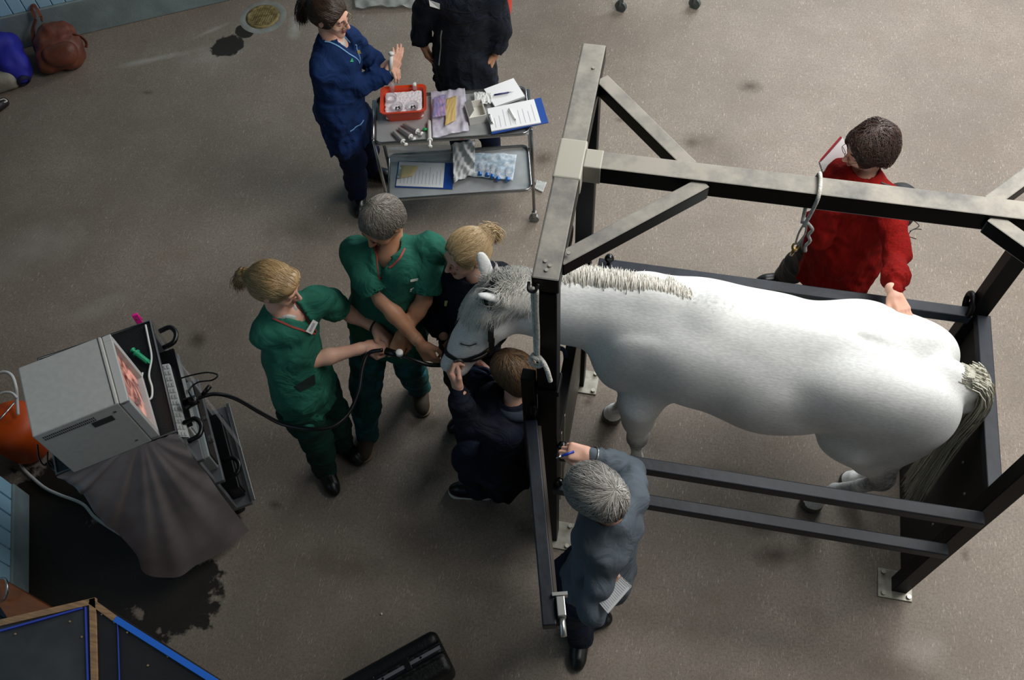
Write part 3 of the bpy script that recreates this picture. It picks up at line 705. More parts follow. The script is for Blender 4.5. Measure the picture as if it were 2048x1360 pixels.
    of = R.normal(size=(n, 3))*V(.012, .024, .012); of[:, 2] = np.abs(of[:, 2])*.6; Q = []; sway = R.normal(size=(n, 3))*V(.020, .038, 0); zend = .50+R.uniform(-.02, .22, (n, 1)); last = dk[-1]
    for k in range(16):
        q = k/15; t_ = min(1, q/.4)
        if q < .4:
            x_ = ii*(1-t_)+(len(dk)-1)*t_; i0 = np.floor(x_).astype(int); i1 = np.minimum(i0+1, len(dk)-1); fr_ = (x_-i0)[:, None]
            Q.append(dk[i0]*(1-fr_)+dk[i1]*fr_+of+sway*q*.6)
        else:
            w_ = (q-.4)/.6; z = last[2]*(1-w_)+zend*w_
            Q.append(np.concatenate([last[0]-.045*w_+of[:, :1]*(1-w_*.3)+sway[:, :1]*(.24+.5*w_), last[1]-.105*w_**1.2+of[:, 1:2]*(1-w_*.3)+sway[:, 1:2]*(.24+.6*w_), z+of[:, 2:3]*(1-w_)], 1))
    g6 = locks(np.stack(Q, 1), .0028)
    n = 420; S3 = V(1.655, .50, 1.40)+R.normal(size=(n, 3))*V(.018, .022, .008)
    g7 = strands(F, S3, lambda p: V(1, -.05, -.6)[None]+0*p, n=7, step=.014, r=.0018, off=.002, jit=.12)
    hair_obj('tail', None, [g6, g7], m_tail, hs)
    # eyes: closed lids with dark lashes, nostril shade comes from the hollow itself
    return hs, F, H, (hd, fr, side)
HORSE, HF, HH, (h_hd, h_fr, h_side) = horse()
# halter: dark webbing straps that follow the head
m_web = mat('black_halter_webbing', '#101114', .6, bump=.3, bscale=300)
m_brass = mat('brass_buckle', '#8d7340', .35, .9)
def strap_on(F, pts, w=.022, th=.005, off=.004, n=10, closed=False):
    """flat strap lying on a sculpted surface"""
    c = np.array(crom(pts, n)) if not closed else np.array(crom(list(pts)+[pts[0]], n)); c = F.proj(c, off, 10)
    g = F.grad(c); t = np.gradient(c, axis=0); t /= np.linalg.norm(t, axis=1, keepdims=True)+1e-9; s = np.cross(t, g); s /= np.linalg.norm(s, axis=1, keepdims=True)+1e-9
    vs = []; fs = []
    for i in range(len(c)):
        for a, b in ((-1, -1), (1, -1), (1, 1), (-1, 1)): vs.append(c[i]+s[i]*a*w/2+g[i]*b*th/2)
    for i in range(len(c)-1):
        for k in range(4): fs.append((i*4+k, i*4+(k+1) % 4, i*4+4+(k+1) % 4, i*4+4+k))
    return vs, fs
hl = thing('halter', 'black webbing halter with brass buckle on the lowered head of the white horse', 'halter', HH(.1, 0, 0))
def strap(name, pts, w=.022, closed=False, off=.004, par=None, m=None, th=.005):
    b_ = MB(); b_._add(*strap_on(HF, pts, w, closed=closed, off=off, th=th), smooth=False); return b_.build(name, m or m_web, par or hl)
hx = lambda *uv: [hit(HF, *q) for q in uv]
under = lambda *a: [HH(*q) for q in a]
nb = hx((893, 705), (882, 684))
strap('noseband', hx((917, 719), (903, 713), (892, 701), (883, 680))+under((.30, .10, -.06), (.30, .0, -.10), (.30, -.10, -.05), (.29, -.12, .0)), .022, closed=True)
strap('cheek_piece', hx((917, 719), (932, 718), (948, 713), (964, 706), (980, 694)), .022)
strap('crown_strap', hx((981, 704), (981, 680), (980, 655), (981, 632), (979, 606))+under((-.10, .09, -.03), (-.06, .02, -.12), (.02, -.08, -.10), (.06, -.13, -.02)), .026, closed=True, off=.014)
strap('cheek_piece', under((.29, -.02, -.12), (.2, -.03, -.12), (.1, -.03, -.12)), .022)
def buckle(c):
    c = HF.proj(c[None], .010)[0]; g = HF.grad(c[None])[0]; R_ = frame(g)
    MB().tube([c+R_@V(.017*math.cos(a), .014*math.sin(a), 0) for a in np.linspace(0, 2*math.pi, 12, endpoint=False)], .0035, 6, closed=True).build('buckle', m_brass, hl)
buckle(hit(HF, 981, 676)); buckle(hit(HF, 977, 697))
m_ring = mat('dull_halter_ring', '#6b6c6c', .35, .8)
c = HF.proj(hit(HF, 917, 720)[None], .012)[0]; g = HF.grad(c[None])[0]; R_ = frame(g)
MB().tube([c+R_@V(.02*math.cos(a), .02*math.sin(a), 0) for a in np.linspace(0, 2*math.pi, 14, endpoint=False)], .005, 8, closed=True).build('side_ring', m_ring, hl)
ln = HF.proj(np.array(crom(hx((921, 687), (930, 690), (941, 691), (953, 687)), 5)), .0005)
MB().tube(list(ln), .003, 6).build('eyelashes', mat('dark_lashes', '#3c3a3a', .6), HORSE)
# ---------------------------------------------------------------- people
m_skin = mat('fair_skin', '#d39f87', .5, col2='#dcae98', scale=14, sss=.12, bump=.06, bscale=160, spec=.35)
m_skin2 = mat('tanned_skin', '#b5805f', .5, col2='#c59273', scale=14, sss=.1, bump=.08, bscale=160, spec=.35)
m_lip = mat('lip_tone', '#b0685c', .45, sss=.1)
m_lash = mat('dark_eye_line', '#2b201a', .5)
m_white_eye = mat('eye_white', '#b9b2a8', .3)
def headR(fwd, up=(0, 0, 1)):
    f = nrm(fwd); r = nrm(np.cross(f, up)); u = np.cross(r, f); return np.array([r, f, u]).T      # columns: right, forward, up
def head_fields(c, R, g=1.0, h=.0048, jaw=1.0, smile=0):
    """anatomical head; returns field and a local->world function"""
    W = lambda x, y, z: c+R @ (V(x, y, z)*g)
    F = Field(c-.165*g, c+.165*g, h); E = lambda p, r, k=.02, sub=False: F.ell(W(*p), np.array(r)*g, R, k*g, sub)
    C = lambda a, b, ra, rb, k=.015, sub=False: F.cap(W(*a), W(*b), ra*g, rb*g, k=k*g, sub=sub)
    E((0, -.012, .030), (.074, .094, .088)); E((0, .018, -.030), (.058*jaw, .070, .078), .03)
    C((-.032, .0, -.078), (0, .062, -.098), .024*jaw, .020, .03); C((.032, .0, -.078), (0, .062, -.098), .024*jaw, .020, .03)
    E((0, .072, -.098), (.020*jaw, .016, .017), .02)
    C((-.036, .078, .030), (.036, .078, .030), .010, .010, .02)                       # brow
    for s in (-1, 1):
        E((s*.031, .097, .010), (.019, .015, .012), .012, True)                        # socket
        E((s*.031, .073, .010), (.0135, .0135, .0125), .004)                           # lid over the eyeball
        E((s*.040, .062, -.022), (.022, .020, .020), .02)                              # cheekbone
        E((s*.011, .098, -.026), (.0075, .009, .0065), .006)                           # nostril wing
        E((s*.078, -.012, -.004), (.007, .018, .031), .006); E((s*.085, -.006, .0), (.005, .009, .016), .004, True)
        E((s*.0065, .104, -.034), (.003, .004, .003), .003, True)
    C((0, .090, .022), (0, .112, -.020), .0065, .0105, .010); E((0, .110, -.022), (.010, .011, .009), .006)
    E((0, .092, -.054), (.021, .010, .0052), .006); E((0, .090, -.065), (.018, .010, .006), .006); C((-.022, .094, -.0595), (.022, .094, -.0595), .0022, .0022, .003, True)
    return F, W
def face_colour(c, R, g):
    def fn(fc):
        q = (fc-c) @ R/g; x, y, z = q.T; m = np.zeros(len(q), int)
        m[(y > .084) & (np.abs(x) < .024) & (z < -.049) & (z > -.072)] = 1
        m[(y > .074) & (np.abs(np.abs(x)-.031) < .0135) & (np.abs(z-.002-(.002)) < .0032)] = 2
        return m
    return fn
def hand_field(wr, tip, nrmal, side, curl=.35, spread=1., thumb=.5, g=1.0, h=.0034, curls=None):
    """open or curled hand: wr wrist, tip direction point, nrmal = palm direction, side +1 thumb lies toward cross(dir, palm)"""
    d = nrm(tip-wr); n = nrm(np.array(nrmal, float)-d*(np.array(nrmal) @ d)); s = np.cross(d, n)*side
    F = Field(np.minimum(wr-.03, wr+d*.2*g)-.11*g, np.maximum(wr, wr+d*.2*g)+.11*g, h); W = lambda a, b, c_: wr+(d*a+s*b+n*c_)*g
    cap = lambda p, q, a, b, k: F.cap(p, q, a*g, b*g, k=k*g)
    cap(W(-.03, 0, 0), W(.015, 0, 0), .0255, .026, .01)
    for b in (-.026, -.009, .009, .025): cap(W(.01, b*.75, 0), W(.085-abs(b+.004)*.22, b, 0), .016, .0125, .012)
    F.ell(W(.045, .018, .010), V(.030, .016, .014)*g, np.array([d, s, n]).T, k=.015)
    fl = [(.026, .080, .044, 1.0), (.009, .085, .049, 1.0), (-.009, .082, .046, 1.0), (-.026, .074, .037, .9)]
    for i, (b, a0, L, w) in enumerate(fl):
        cu = (curls[i] if curls else curl*(1+.12*i)); p = W(a0, b, 0); ang = cu*.9; sp = (b*2.2)*spread
        for j, f in enumerate((1.0, .62, .48)):
            q = p+(d*math.cos(ang)+n*math.sin(ang)+s*sp*.35*(1-min(cu, 1)*.5))*L*f*g
            cap(p, q, (.0098-.0009*j)*w, (.0088-.001*j)*w, .0035); p = q; ang += cu*(1.15 if j == 0 else .8)
    p = W(.018, .026, .008); t1 = W(.048, .048, .012+thumb*.012); t2 = t1+(d*.030+s*(.012-.03*thumb)+n*.02*thumb)*g; t3 = t2+(d*.022+s*(-.004-.022*thumb)+n*.014*thumb)*g
    cap(p, t1, .0165, .0118, .012); cap(t1, t2, .0112, .0100, .004); cap(t2, t3, .0100, .0078, .004)
    return F
def hair_cap(c, R, g, front=.0, low=-.02, thick=.012, back=0., h=.0048, side=.0, top=.0, ears=True):
    F = Field(c-.2*g, c+.2*g, h); W = lambda x, y, z: c+R @ (V(x, y, z)*g); t = thick
    F.ell(W(0, -.014, .031+top), V(.075+t+side, .095+t, .089+t)*g, R, k=.01)
    F.ell(W(0, -.045-back, -.01), V(.066+t, .060+t, .075+t)*g, R, k=.03)
    # open the face and the neck
    F.ell(W(0, .098, -.042+front*.5), V(.072, .090, .113+front*.25)*g, R, k=.012, sub=True)
    F.ell(W(0, .02, -.10+low), V(.12, .10, .062)*g, R, k=.012, sub=True)
    if ears:
        for s in (-1, 1): F.ell(W(s*.09, .005, -.012), V(.020, .030, .040)*g, R, k=.008, sub=True)
    return F, W
SHOE = dict(brown='#4a3b2e', black='#0b0b0c')
def person(label, J, fwd, front, look, name='person'):
    """J: joints in world space. look: dict describing clothes and hair."""
    g = look.get('g', 1.0); sk = look.get('skin', m_skin); bf = nrm(V(*front, 0)); rt = np.cross(bf, (0, 0, 1)); up = V(0, 0, 1)
    base = ((J['anL']+J['anR'])/2)*V(1, 1, 0)
    R = headR(fwd, look.get('up', (0, 0, 1))); c = J['head']
    Fh, HW = head_fields(c, R, g*.98, jaw=look.get('jaw', 1.0))
    lo = np.min([v for v in J.values()], 0)-.16; hi = np.max([v for v in J.values()], 0)+.16; lo[2] = max(lo[2], 0)
    B = Field(lo, hi, .0095)
    hips = {s: J['pel']+rt*(.088 if s == 'R' else -.088)-up*.02 for s in 'LR'}
    for s in 'LR': J.setdefault('kn'+s, (hips[s]+J['an'+s])/2+bf*.035)
    sp = J['neck']*.55+J['pel']*.45
    B.chain([(J['pel'], .105), (sp, .098), (J['neck']-up*.09, .10)], k=.06, n=bf, q=1.35)
    B.cap(J['shL'], J['shR'], .05, k=.05)
    B.cap(J['neck']-(J['head']-J['neck'])*.25, HW(0, -.018, -.055), .056*g, .052*g, k=.03)
    for s in 'LR':
        B.chain([(J['sh'+s], .052*g), (J['sh'+s]*.5+J['el'+s]*.5, .044*g), (J['el'+s], .037*g)], k=.02)
        m_ = J['el'+s]*.68+J['wr'+s]*.32; B.chain([(J['el'+s], .036*g), (m_, .0385*g), (J['wr'+s]*.85+J['el'+s]*.15, .0265*g), (J['wr'+s], .0255*g)], k=.018)
        B.chain([(hips[s], .085), (J['kn'+s], .056), (J['kn'+s]*.65+J['an'+s]*.35-bf*.01, .053), (J['an'+s], .036)], k=.03)
    fields = [B, Fh]
    for s in 'LR':
        hd_ = look.get('hand'+s, {})
        if hd_ is not None:
            n_ = hd_.get('palm', -up); fields.append(hand_field(J['wr'+s], J['h'+s], n_, hd_.get('side', 1), hd_.get('curl', .4), hd_.get('spread', 1), hd_.get('thumb', .5), g*.98, curls=hd_.get('curls')))
    o = sculpt(name, fields, [sk, m_lip, m_lash], None, base, face_colour(c, R, g*.98), it=1)
    tag(o, label, 'person')
    # ---- hair
    hm = look['hairmat']; st = look['hair']; Fa, AW = hair_cap(c, R, g, **st.get('cap', {}))
    for q in st.get('add', []):
        kind = q[0]
        if kind == 'ell': Fa.ell(AW(*q[1]), np.array(q[2])*g, R, k=q[3] if len(q) > 3 else .02)
        if kind == 'cap': Fa.cap(AW(*q[1]), AW(*q[2]), q[3]*g, q[4]*g, k=.02)
    Fa.wob(st.get('wob', .002), 38, 11)
    S0 = c+R @ (RNG.normal(size=(st.get('n', 900), 3)).T*.1) if False else None
    n = st.get('n', 900); dv = RNG.normal(size=(n*3, 3)); dv /= np.linalg.norm(dv, axis=1, keepdims=True); sp_ = c+(dv*V(.085, .105, .1)*g+V(0, -.014, .03)*g) @ R.T
    ok = ((sp_-c) @ R/g); keep = ~((ok[:, 1] > .045) & (ok[:, 2] < .03)) & (ok[:, 2] > st.get('zmin', -.03)); sp_ = sp_[keep][:n]
    crown = st.get('crown', (.0, -.06, .12)); gather = st.get('gather')
    def flow(p):
        q = (p-c) @ R/g
        if gather is not None: d = np.array(gather)-q
        else: d = q-np.array(crown); d = d+np.array(st.get('bias', (0, 0, -.02)))
        d = d/(np.linalg.norm(d, axis=1, keepdims=True)+1e-9)
        return d @ R.T
    val_ok = np.abs(Fa.val(sp_)) < .05; sp_ = sp_[val_ok]
    global LOCKN; LOCKN = 3*st.get('m', 7)
    L = strands(Fa, sp_, flow, n=st.get('m', 7), step=st.get('step', .011)*g, r=st.get('r', .0013)*1.35, off=.0005, lift=lambda q: st.get('lift', .004)*q, jit=st.get('jit', .18))
    v, f = L; mid = v[f].mean(1); okf = np.ones(len(f), bool)
    # drop locks that strayed far from the hair mass
    lk = []
    for (pa, pb, ra, rb) in st.get('pony', []):
        k_ = 420; q1 = RNG.normal(size=(k_, 3)); q2 = q1*.8+RNG.normal(size=(k_, 3))*.5; lk.append(free_locks(c+((np.array(pa)+q1*ra)*g) @ R.T, c+((np.array(pb)+q2*rb)*g) @ R.T, sag=tuple(R @ V(0, -.012, .012)), M=st.get('m', 7), r=.0021))
    ps = np.abs(Fa.val(mid)) < .02+st.get('lift', .003); v, f = v, f[ps]
    hair_obj('hair', Fa, [(v, f)]+lk, hm, o)
    # brows
    for s in (-1, 1): MB().tube([HW(s*.016, .0905, .030), HW(s*.032, .0885, .0345), HW(s*.047, .077, .030)], .0032, 6).build('eyebrow', look.get('brow', hm), o)
    # ---- upper garment
    tp = look['top']; w = tp.get('w', 1.0); T_ = Field(lo-.03, hi+.03, .0085); hem = tp['hem']; hp = J['pel']*1.0; q_ = tp.get('q', 1.35)
    waist = J['neck']*.42+J['pel']*.58; chest = J['neck']-up*.13+bf*.012; low = hp+tp.get('drop', V(0, 0, -.14))
    T_.chain([(chest, .158*w), (waist, .148*w*tp.get('waist', 1)), (hp, .165*w), (low, .178*w*tp.get('flare', 1))], k=.07, n=bf, q=q_)
    for a, r_ in tp.get('extra', []): T_.ell(a, r_, k=.06)
    T_.cap(J['shL'], J['shR'], .064*w, .064*w, k=.06); T_.cap(J['neck']+up*.0, J['neck']-up*.1, .068, .11, k=.05)
    slv = []
    for s in 'LR':
        a, e_, w_ = J['sh'+s], J['el'+s], J['wr'+s]; rr = tp.get('sleeve', .060)
        if tp.get('long', True):
            T_.chain([(a, rr*1.12), (a*.5+e_*.5, rr), (e_, rr*.93)], k=.025); T_.chain([(e_, rr*.92), (e_*.5+w_*.5, rr*.86), (w_*.93+e_*.07, tp.get('cuff', .038))], k=.02)
            for i in range(5):      # bunched cloth near the elbow and cuff
                t = .25+.13*i; q = e_*(1-t)+w_*t; d = nrm(w_-e_); T_.ell(q, (rr*.90, rr*.90, .010), frame(d+V(*RNG.normal(size=3))*.15), k=.012)
        else:
            d = nrm(e_-a); e2 = a+(e_-a)*tp.get('slen', .78); Q = Field(np.minimum(a, e_)-.13, np.maximum(a, e_)+.13, .0075)
            Q.chain([(a, rr*1.02), (a*.4+e2*.6, rr*1.04), (e2+d*.06, rr*1.14)], k=.03); Q.wob(.0035, 45, 3)
            Q.cap(e2-d*.015, e2+d*.12, rr*.98, rr*1.05, k=.003, sub=True); Q.cut(e2, d); slv.append(Q)
            T_.chain([(a, rr*1.05), (a*.6+e2*.4, rr*.95)], k=.03)
    T_.wob(tp.get('wob', .0045)*1.3, tp.get('wf', 26), tp.get('seed', 1)); T_.wob(tp.get('wob', .0045)*.5, 60, tp.get('seed', 1)+5)
    T_.drape(tp.get('fold', .012), 30, tp.get('seed', 1)+2, J['neck'][2]-.2, hem)
    T_.cut((0, 0, hem), (0, 0, -1)) if 'hemn' not in tp else T_.cut(tp['hemp'], tp['hemn'])
    # neckline
    nk = tp.get('neck', 'crew'); nc = J['neck']
    T_.cap(nc+up*(.045 if nk == 'crew' else .03)+bf*.012, nc+up*.25, .060, .09, k=.004, sub=True)
    if nk == 'v':
        for t in np.linspace(0, 1, 7):
            a = nc+bf*(.055+.07*t)+up*(.025-.10*t); T_.ell(a, (.040*(1-t)+.004, .040*(1-t)+.004, .026), k=.003, sub=True)
    shirt = sculpt(tp['name'], [T_]+slv, tp['mat'], o, it=1)
    # ---- trousers
    tr = look['legs']; G = Field(lo-.02, hi*V(1, 1, 0)+V(.02, .02, J['pel'][2]+.1), .0095); rl = tr.get('r', 1.0)
    G.ell(J['pel'], (.150, .150, .12), k=.03) if False else G.cap(hips['L'], hips['R'], .105, k=.05, n=bf, q=1.15)
    for s in 'LR':
        k_, a = J['kn'+s], J['an'+s]
        G.chain([(hips[s], .104*rl), (hips[s]*.5+k_*.5, .092*rl), (k_, .076*rl), (k_*.5+a*.5, .068*rl), (a+nrm(k_-a)*-.03, .062*rl)], k=.035)
    G.wob(.006, 26, 9); G.wob(.003, 60, 4, (1, 1, 1.6))
    for s in 'LR':
        k_, a = J['kn'+s], J['an'+s]; G.cap(a-nrm(k_-a)*.13, a-nrm(k_-a)*.115, .09, k=.004, sub=True)
    G.cut((0, 0, hem+.11), (0, 0, 1)) if tr.get('trim', True) else None
    sculpt('trousers', G, tr['mat'], o, it=1)
    # ---- shoes
    for s in 'LR':
        a = J['an'+s]*V(1, 1, 0); td = nrm(np.append(look['toe'+s], 0)); z0 = J['an'+s][2]-.08
        S = Field(a-.22+V(0, 0, .2), a+.24-V(0, 0, .06), .0065); b0 = V(0, 0, z0)
        S.cap(a-td*.045+b0+up*.042, a+td*.10+b0+up*.036, .040, .042, k=.02, n=up, q=1.0); S.cap(a+td*.03+b0+up*.04, a+td*.130+b0+up*.03, .044, .033, k=.02)
        S.cap(a-td*.02+b0+up*.05, J['an'+s]+up*.02, .042, .038, k=.03); S.cut((0, 0, z0+.004), (0, 0, -1)); S.cut(J['an'+s]+up*.03, (0, 0, 1))
        sh = sculpt('shoe', S, look['shoe'], o, it=1)
        sm = look.get('sole')
        if sm:
            S2 = Field(a-.22+V(0, 0, .2), a+.24-V(0, 0, .15), .0065)
            S2.cap(a-td*.045+up*.02, a+td*.118+up*.02, .046, .050, k=.0); S2.cut((0, 0, .020), (0, 0, 1)); S2.cut((0, 0, .003), (0, 0, -1)); sculpt('sole', S2, sm, sh, it=0)
    return dict(o=o, shirt=shirt, top=T_, R=R, c=c, HW=HW, W=AW, bf=bf, rt=rt, J=J, body=B)
def J_(**k): return {a: P(*b) for a, b in k.items()}
def on_surface(F, par, name, pts, m, w=.012, th=.003, off=.002, closed=False, n=8):
    b_ = MB(); b_._add(*strap_on(F, pts, w, th, off, n, closed)); return b_.build(name, m, par)
def hits(F, *uv, z0=1.9): return [hit(F, *q, z0=z0) for q in uv]
def patch(F, par, name, uvs, m, off=.004, z0=1.9):
    """flat patch whose corners lie on the garment"""
    pts = F.proj(np.array(hits(F, *uvs, z0=z0)), off); g = F.grad(pts.mean(0)[None])[0]; b_ = MB()
    v = list(pts)+list(pts+g*.002); n = len(pts); b_._add(v, [tuple(range(n)), tuple(range(n, 2*n))]+[(i, (i+1) % n, n+(i+1) % n, n+i) for i in range(n)]); return b_.build(name, m, par)

m_scrub = mat('green_scrub_cotton', '#245f4e', .85, col2='#2a6a57', scale=6, bump=.55, bscale=8, bdist=.045, spec=.2)
m_scrub_d = mat('dark_green_scrub_trousers', '#12332b', .85, col2='#173d33', scale=6, spec=.2, bump=.5, bscale=8, bdist=.045)
m_teal = mat('worn_teal_trousers', '#1f4f4c', .85, col2='#2b7480', scale=9, lo=.5, hi=.66, spec=.2, bump=.5, bscale=8, bdist=.045)
m_red = mat('red_piping', '#a5433a', .7); m_white = mat('white_plastic', '#e3e1da', .45); m_navy = mat('navy_scrub_cotton', '#10264d', .85, col2='#142d5a', scale=6, spec=.2, bump=.55, bscale=8, bdist=.045)
m_navy_d = mat('navy_trousers', '#0b1730', .85, col2='#0e1c3a', scale=6, spec=.2); m_jkt = mat('quilted_black_jacket', '#10161f', .75, col2='#151d28', scale=9, bump=.6, bscale=12, bdist=.04, spec=.25)
m_coat = mat('dark_navy_coat', '#0d1119', .8, col2='#131a28', scale=7, bump=.6, bscale=9, bdist=.045, spec=.2); m_grey = mat('grey_knit_sweater', '#525a61', .85, col2='#5b646c', scale=5, bump=.45, bscale=8, bdist=.04, spec=.2)
m_jean = mat('dark_blue_jeans', '#141c29', .85, col2='#1b2638', scale=12, spec=.2, bump=.5, bscale=9, bdist=.04); m_redk = mat('red_ribbed_knit', '#7d120e', .9, col2='#6a0f0b', scale=60, stretch=(1, 1, .15), bump=.5, bscale=120, bstretch=(1, 1, .12), spec=.1)
m_blackt = mat('black_trousers', '#08080a', .8); m_shoe = mat('black_leather_shoe', '#0a0a0b', .35); m_suede = mat('brown_suede_shoe', '#3b3026', .8); m_solem = mat('tan_welt_sole', '#7d6a52', .7)

h_blond = hairm('blonde_hair', '#8a6a42', '#c9ad7e'); h_blond2 = hairm('light_blonde_hair', '#94744b', '#d3bb8f'); h_grey = hairm('grey_hair', '#6a635a', '#a39a8e'); h_silver = hairm('silver_grey_hair', '#5f5c58', '#c4c0b8')
h_brown = hairm('dark_brown_hair', '#231713', '#4e362b'); h_brown2 = hairm('mid_brown_hair', '#4c3828', '#8a6c4b'); h_brown3 = hairm('brown_tied_hair', '#2d211b', '#54402f')

PPL = {}
# A: woman with the ponytail in green scrubs
J = J_(head=(553, 572, 1.54), neck=(562, 618, 1.40), shR=(533, 670, 1.33), shL=(635, 600, 1.34), elR=(622, 722, 1.10), wrR=(733, 694, 1.08), hR=(790, 692, 1.06), elL=(682, 618, 1.13), wrL=(752, 655, 1.10), hL=(792, 692, 1.05), pel=(600, 762, .93), anR=(648, 935, .08), anL=(683, 885, .08))
A = person('woman with blonde ponytail in green scrubs holding the black endoscope control end', J, (.90, -.12, -.32), (.93, -.10), dict(
    skin=m_skin, hairmat=h_blond, hair=dict(cap=dict(thick=.012, back=.004, front=.012), gather=(0, -.125, -.005), add=[('cap', (0, -.115, -.0), (0, -.150, -.03), .022, .028), ('cap', (0, -.150, -.03), (0, -.155, -.13), .026, .010), ('ell', (0, .055, .085), (.065, .035, .03))], pony=[((0, -.140, -.01), (0, -.165, -.16), .011, .014)], n=1500, m=8, step=.014, r=.0016),
    top=dict(name='scrub_top', mat=m_scrub, hem=.74, long=False, slen=.80, sleeve=.066, neck='v', flare=1.04, wob=.005, seed=3), legs=dict(mat=m_scrub_d), shoe=m_shoe, toeR=(.6, -.8), toeL=(.8, -.5),
    handR=dict(palm=(.2, .3, -1), curl=.75, side=-1, thumb=.9), handL=dict(palm=(.1, -.6, -.7), curl=.7, side=-1, thumb=.8)))
# B: grey-haired man in green scrubs
J = J_(head=(765, 445, 1.60), neck=(778, 497, 1.47), shR=(716, 512, 1.42), shL=(857, 500, 1.42), elR=(764, 600, 1.28), wrR=(843, 690, 1.13), hR=(868, 728, 1.03), elL=(848, 600, 1.24), wrL=(806, 668, 1.13), hL=(792, 702, 1.07), pel=(775, 643, .95), anR=(733, 862, .08), anL=(838, 772, .08))
Bm = person('grey-haired man in green scrubs guiding the tube at the horse\'s nose', J, (-.42, -.78, -.46), (-.15, -.95), dict(
    skin=m_skin2, jaw=1.1, hairmat=h_grey, g=1.03, hair=dict(cap=dict(thick=.007, front=.015), crown=(.01, -.05, .13), n=2600, m=4, step=.012, r=.0012, lift=.006, jit=.28),
    top=dict(name='scrub_top', mat=m_scrub, hem=.78, long=False, slen=.82, sleeve=.078, w=1.1, neck='v', wob=.006, seed=8), legs=dict(mat=m_teal, r=1.05), shoe=m_suede, sole=m_solem, toeR=(.05, -1), toeL=(.35, -.94),
    handR=dict(palm=(.3, .6, -.6), curl=.45, side=1, thumb=.4, spread=1.3), handL=dict(palm=(-.2, -.3, -.8), curl=.8, side=1, thumb=.8)))
# C: blonde woman behind the horse's head
J = J_(head=(932, 508, 1.50), neck=(952, 550, 1.37), shR=(893, 552, 1.30), shL=(1003, 556, 1.30), elR=(870, 612, 1.10), wrR=(893, 682, 1.05), hR=(905, 705, 1.0), elL=(985, 600, 1.08), wrL=(950, 640, 1.0), hL=(935, 680, .95), pel=(935, 660, .93), anR=(940, 822, .08), anL=(985, 812, .08))
C_ = person('blonde woman in dark jacket with clipped-up hair behind the horse\'s head', J, (-.66, -.72, -.12), (-.6, -.7), dict(
    skin=m_skin, hairmat=h_blond2, hair=dict(cap=dict(thick=.010, front=.025), gather=(0, -.115, .04), add=[('ell', (0, -.118, .04), (.034, .032, .044)), ('ell', (-.015, -.138, .02), (.020, .022, .042))], pony=[((0, -.125, .055), (-.02, -.150, -.02), .014, .014)], n=1500, m=8, step=.014, r=.0016),
    top=dict(name='jacket', mat=m_coat, hem=.80, sleeve=.062, w=1.02), legs=dict(mat=m_blackt), shoe=m_shoe, toeR=(-.6, -.7), toeL=(-.4, -.8), handR=dict(palm=(.5, .5, 0), curl=.8, side=1), handL=dict(palm=(-.5, 0, -.5), curl=.6, side=1)))
# D: crouching person holding the horse's chin
J = J_(head=(1022, 742, 1.06), neck=(1030, 800, .92), shL=(1010, 868, .84), elL=(936, 846, .88), wrL=(917, 775, 1.06), hL=(898, 742, 1.12), shR=(975, 795, .88), elR=(962, 800, .74), wrR=(972, 742, .93), hR=(950, 722, .98), pel=(1012, 905, .40), anR=(985, 950, .08), anL=(955, 975, .08))
J['knL'] = P(935, 915, .42); J['knR'] = P(940, 860, .42)
D = person('crouching person in navy coat with brown hair holding the horse\'s chin', J, (-.80, .35, -.05), (-.9, .2), dict(
    skin=m_skin, hairmat=h_brown2, hair=dict(cap=dict(thick=.014, low=-.05, ears=False), crown=(.02, .02, .13), n=1600, m=9, step=.013, r=.0016, add=[('ell', (0, -.06, -.05), (.072, .05, .07))]),
    top=dict(name='coat', mat=m_coat, hem=.16, sleeve=.066, w=1.05, drop=V(.0, 0, -.2), flare=1.1), legs=dict(mat=m_jean, trim=False), shoe=m_shoe, sole=m_white, toeR=(-.95, .1), toeL=(-.95, -.1), handL=dict(palm=(.5, .8, .3), curl=.9, side=-1, thumb=.7), handR=dict(palm=(-.3, .5, .6), curl=.7, side=1)))
# E: grey-haired person in grey sweater at the near side
J = J_(head=(1188, 985, 1.56), neck=(1222, 1032, 1.43), shR=(1258, 992, 1.38), elR=(1266, 940, 1.20), wrR=(1178, 910, 1.30), hR=(1132, 900, 1.33), shL=(1214, 1112, 1.33), elL=(1183, 1222, 1.13), wrL=(1206, 1188, 1.18), hL=(1228, 1158, 1.31), pel=(1200, 1138, .92), anR=(1192, 1232, .08), anL=(1160, 1272, .08))
J['knR'] = P(1126, 1150, .55); J['knL'] = P(1140, 1215, .50)
E_ = person('grey-haired person in grey sweater leaning on the stocks with pen and notepad', J, (-.80, .30, -.50), (-.93, .25), dict(
    skin=m_skin, hairmat=h_silver, hair=dict(cap=dict(thick=.015, low=-.03, back=.008, ears=False), crown=(.01, -.115, .035), n=2800, m=12, step=.014, r=.0017, lift=.010, jit=.22, add=[('ell', (0, -.07, -.03), (.070, .045, .06))]),
    top=dict(name='sweater', mat=m_grey, hem=.80, sleeve=.060, w=1.05, wob=.006, wf=24, seed=12), legs=dict(mat=m_jean), shoe=m_shoe, toeR=(-.9, -.1), toeL=(.05, -1),
    handR=dict(palm=(0, .3, -.9), curl=.95, side=1, thumb=.8), handL=dict(palm=(0, .6, .5), curl=.6, side=-1)))
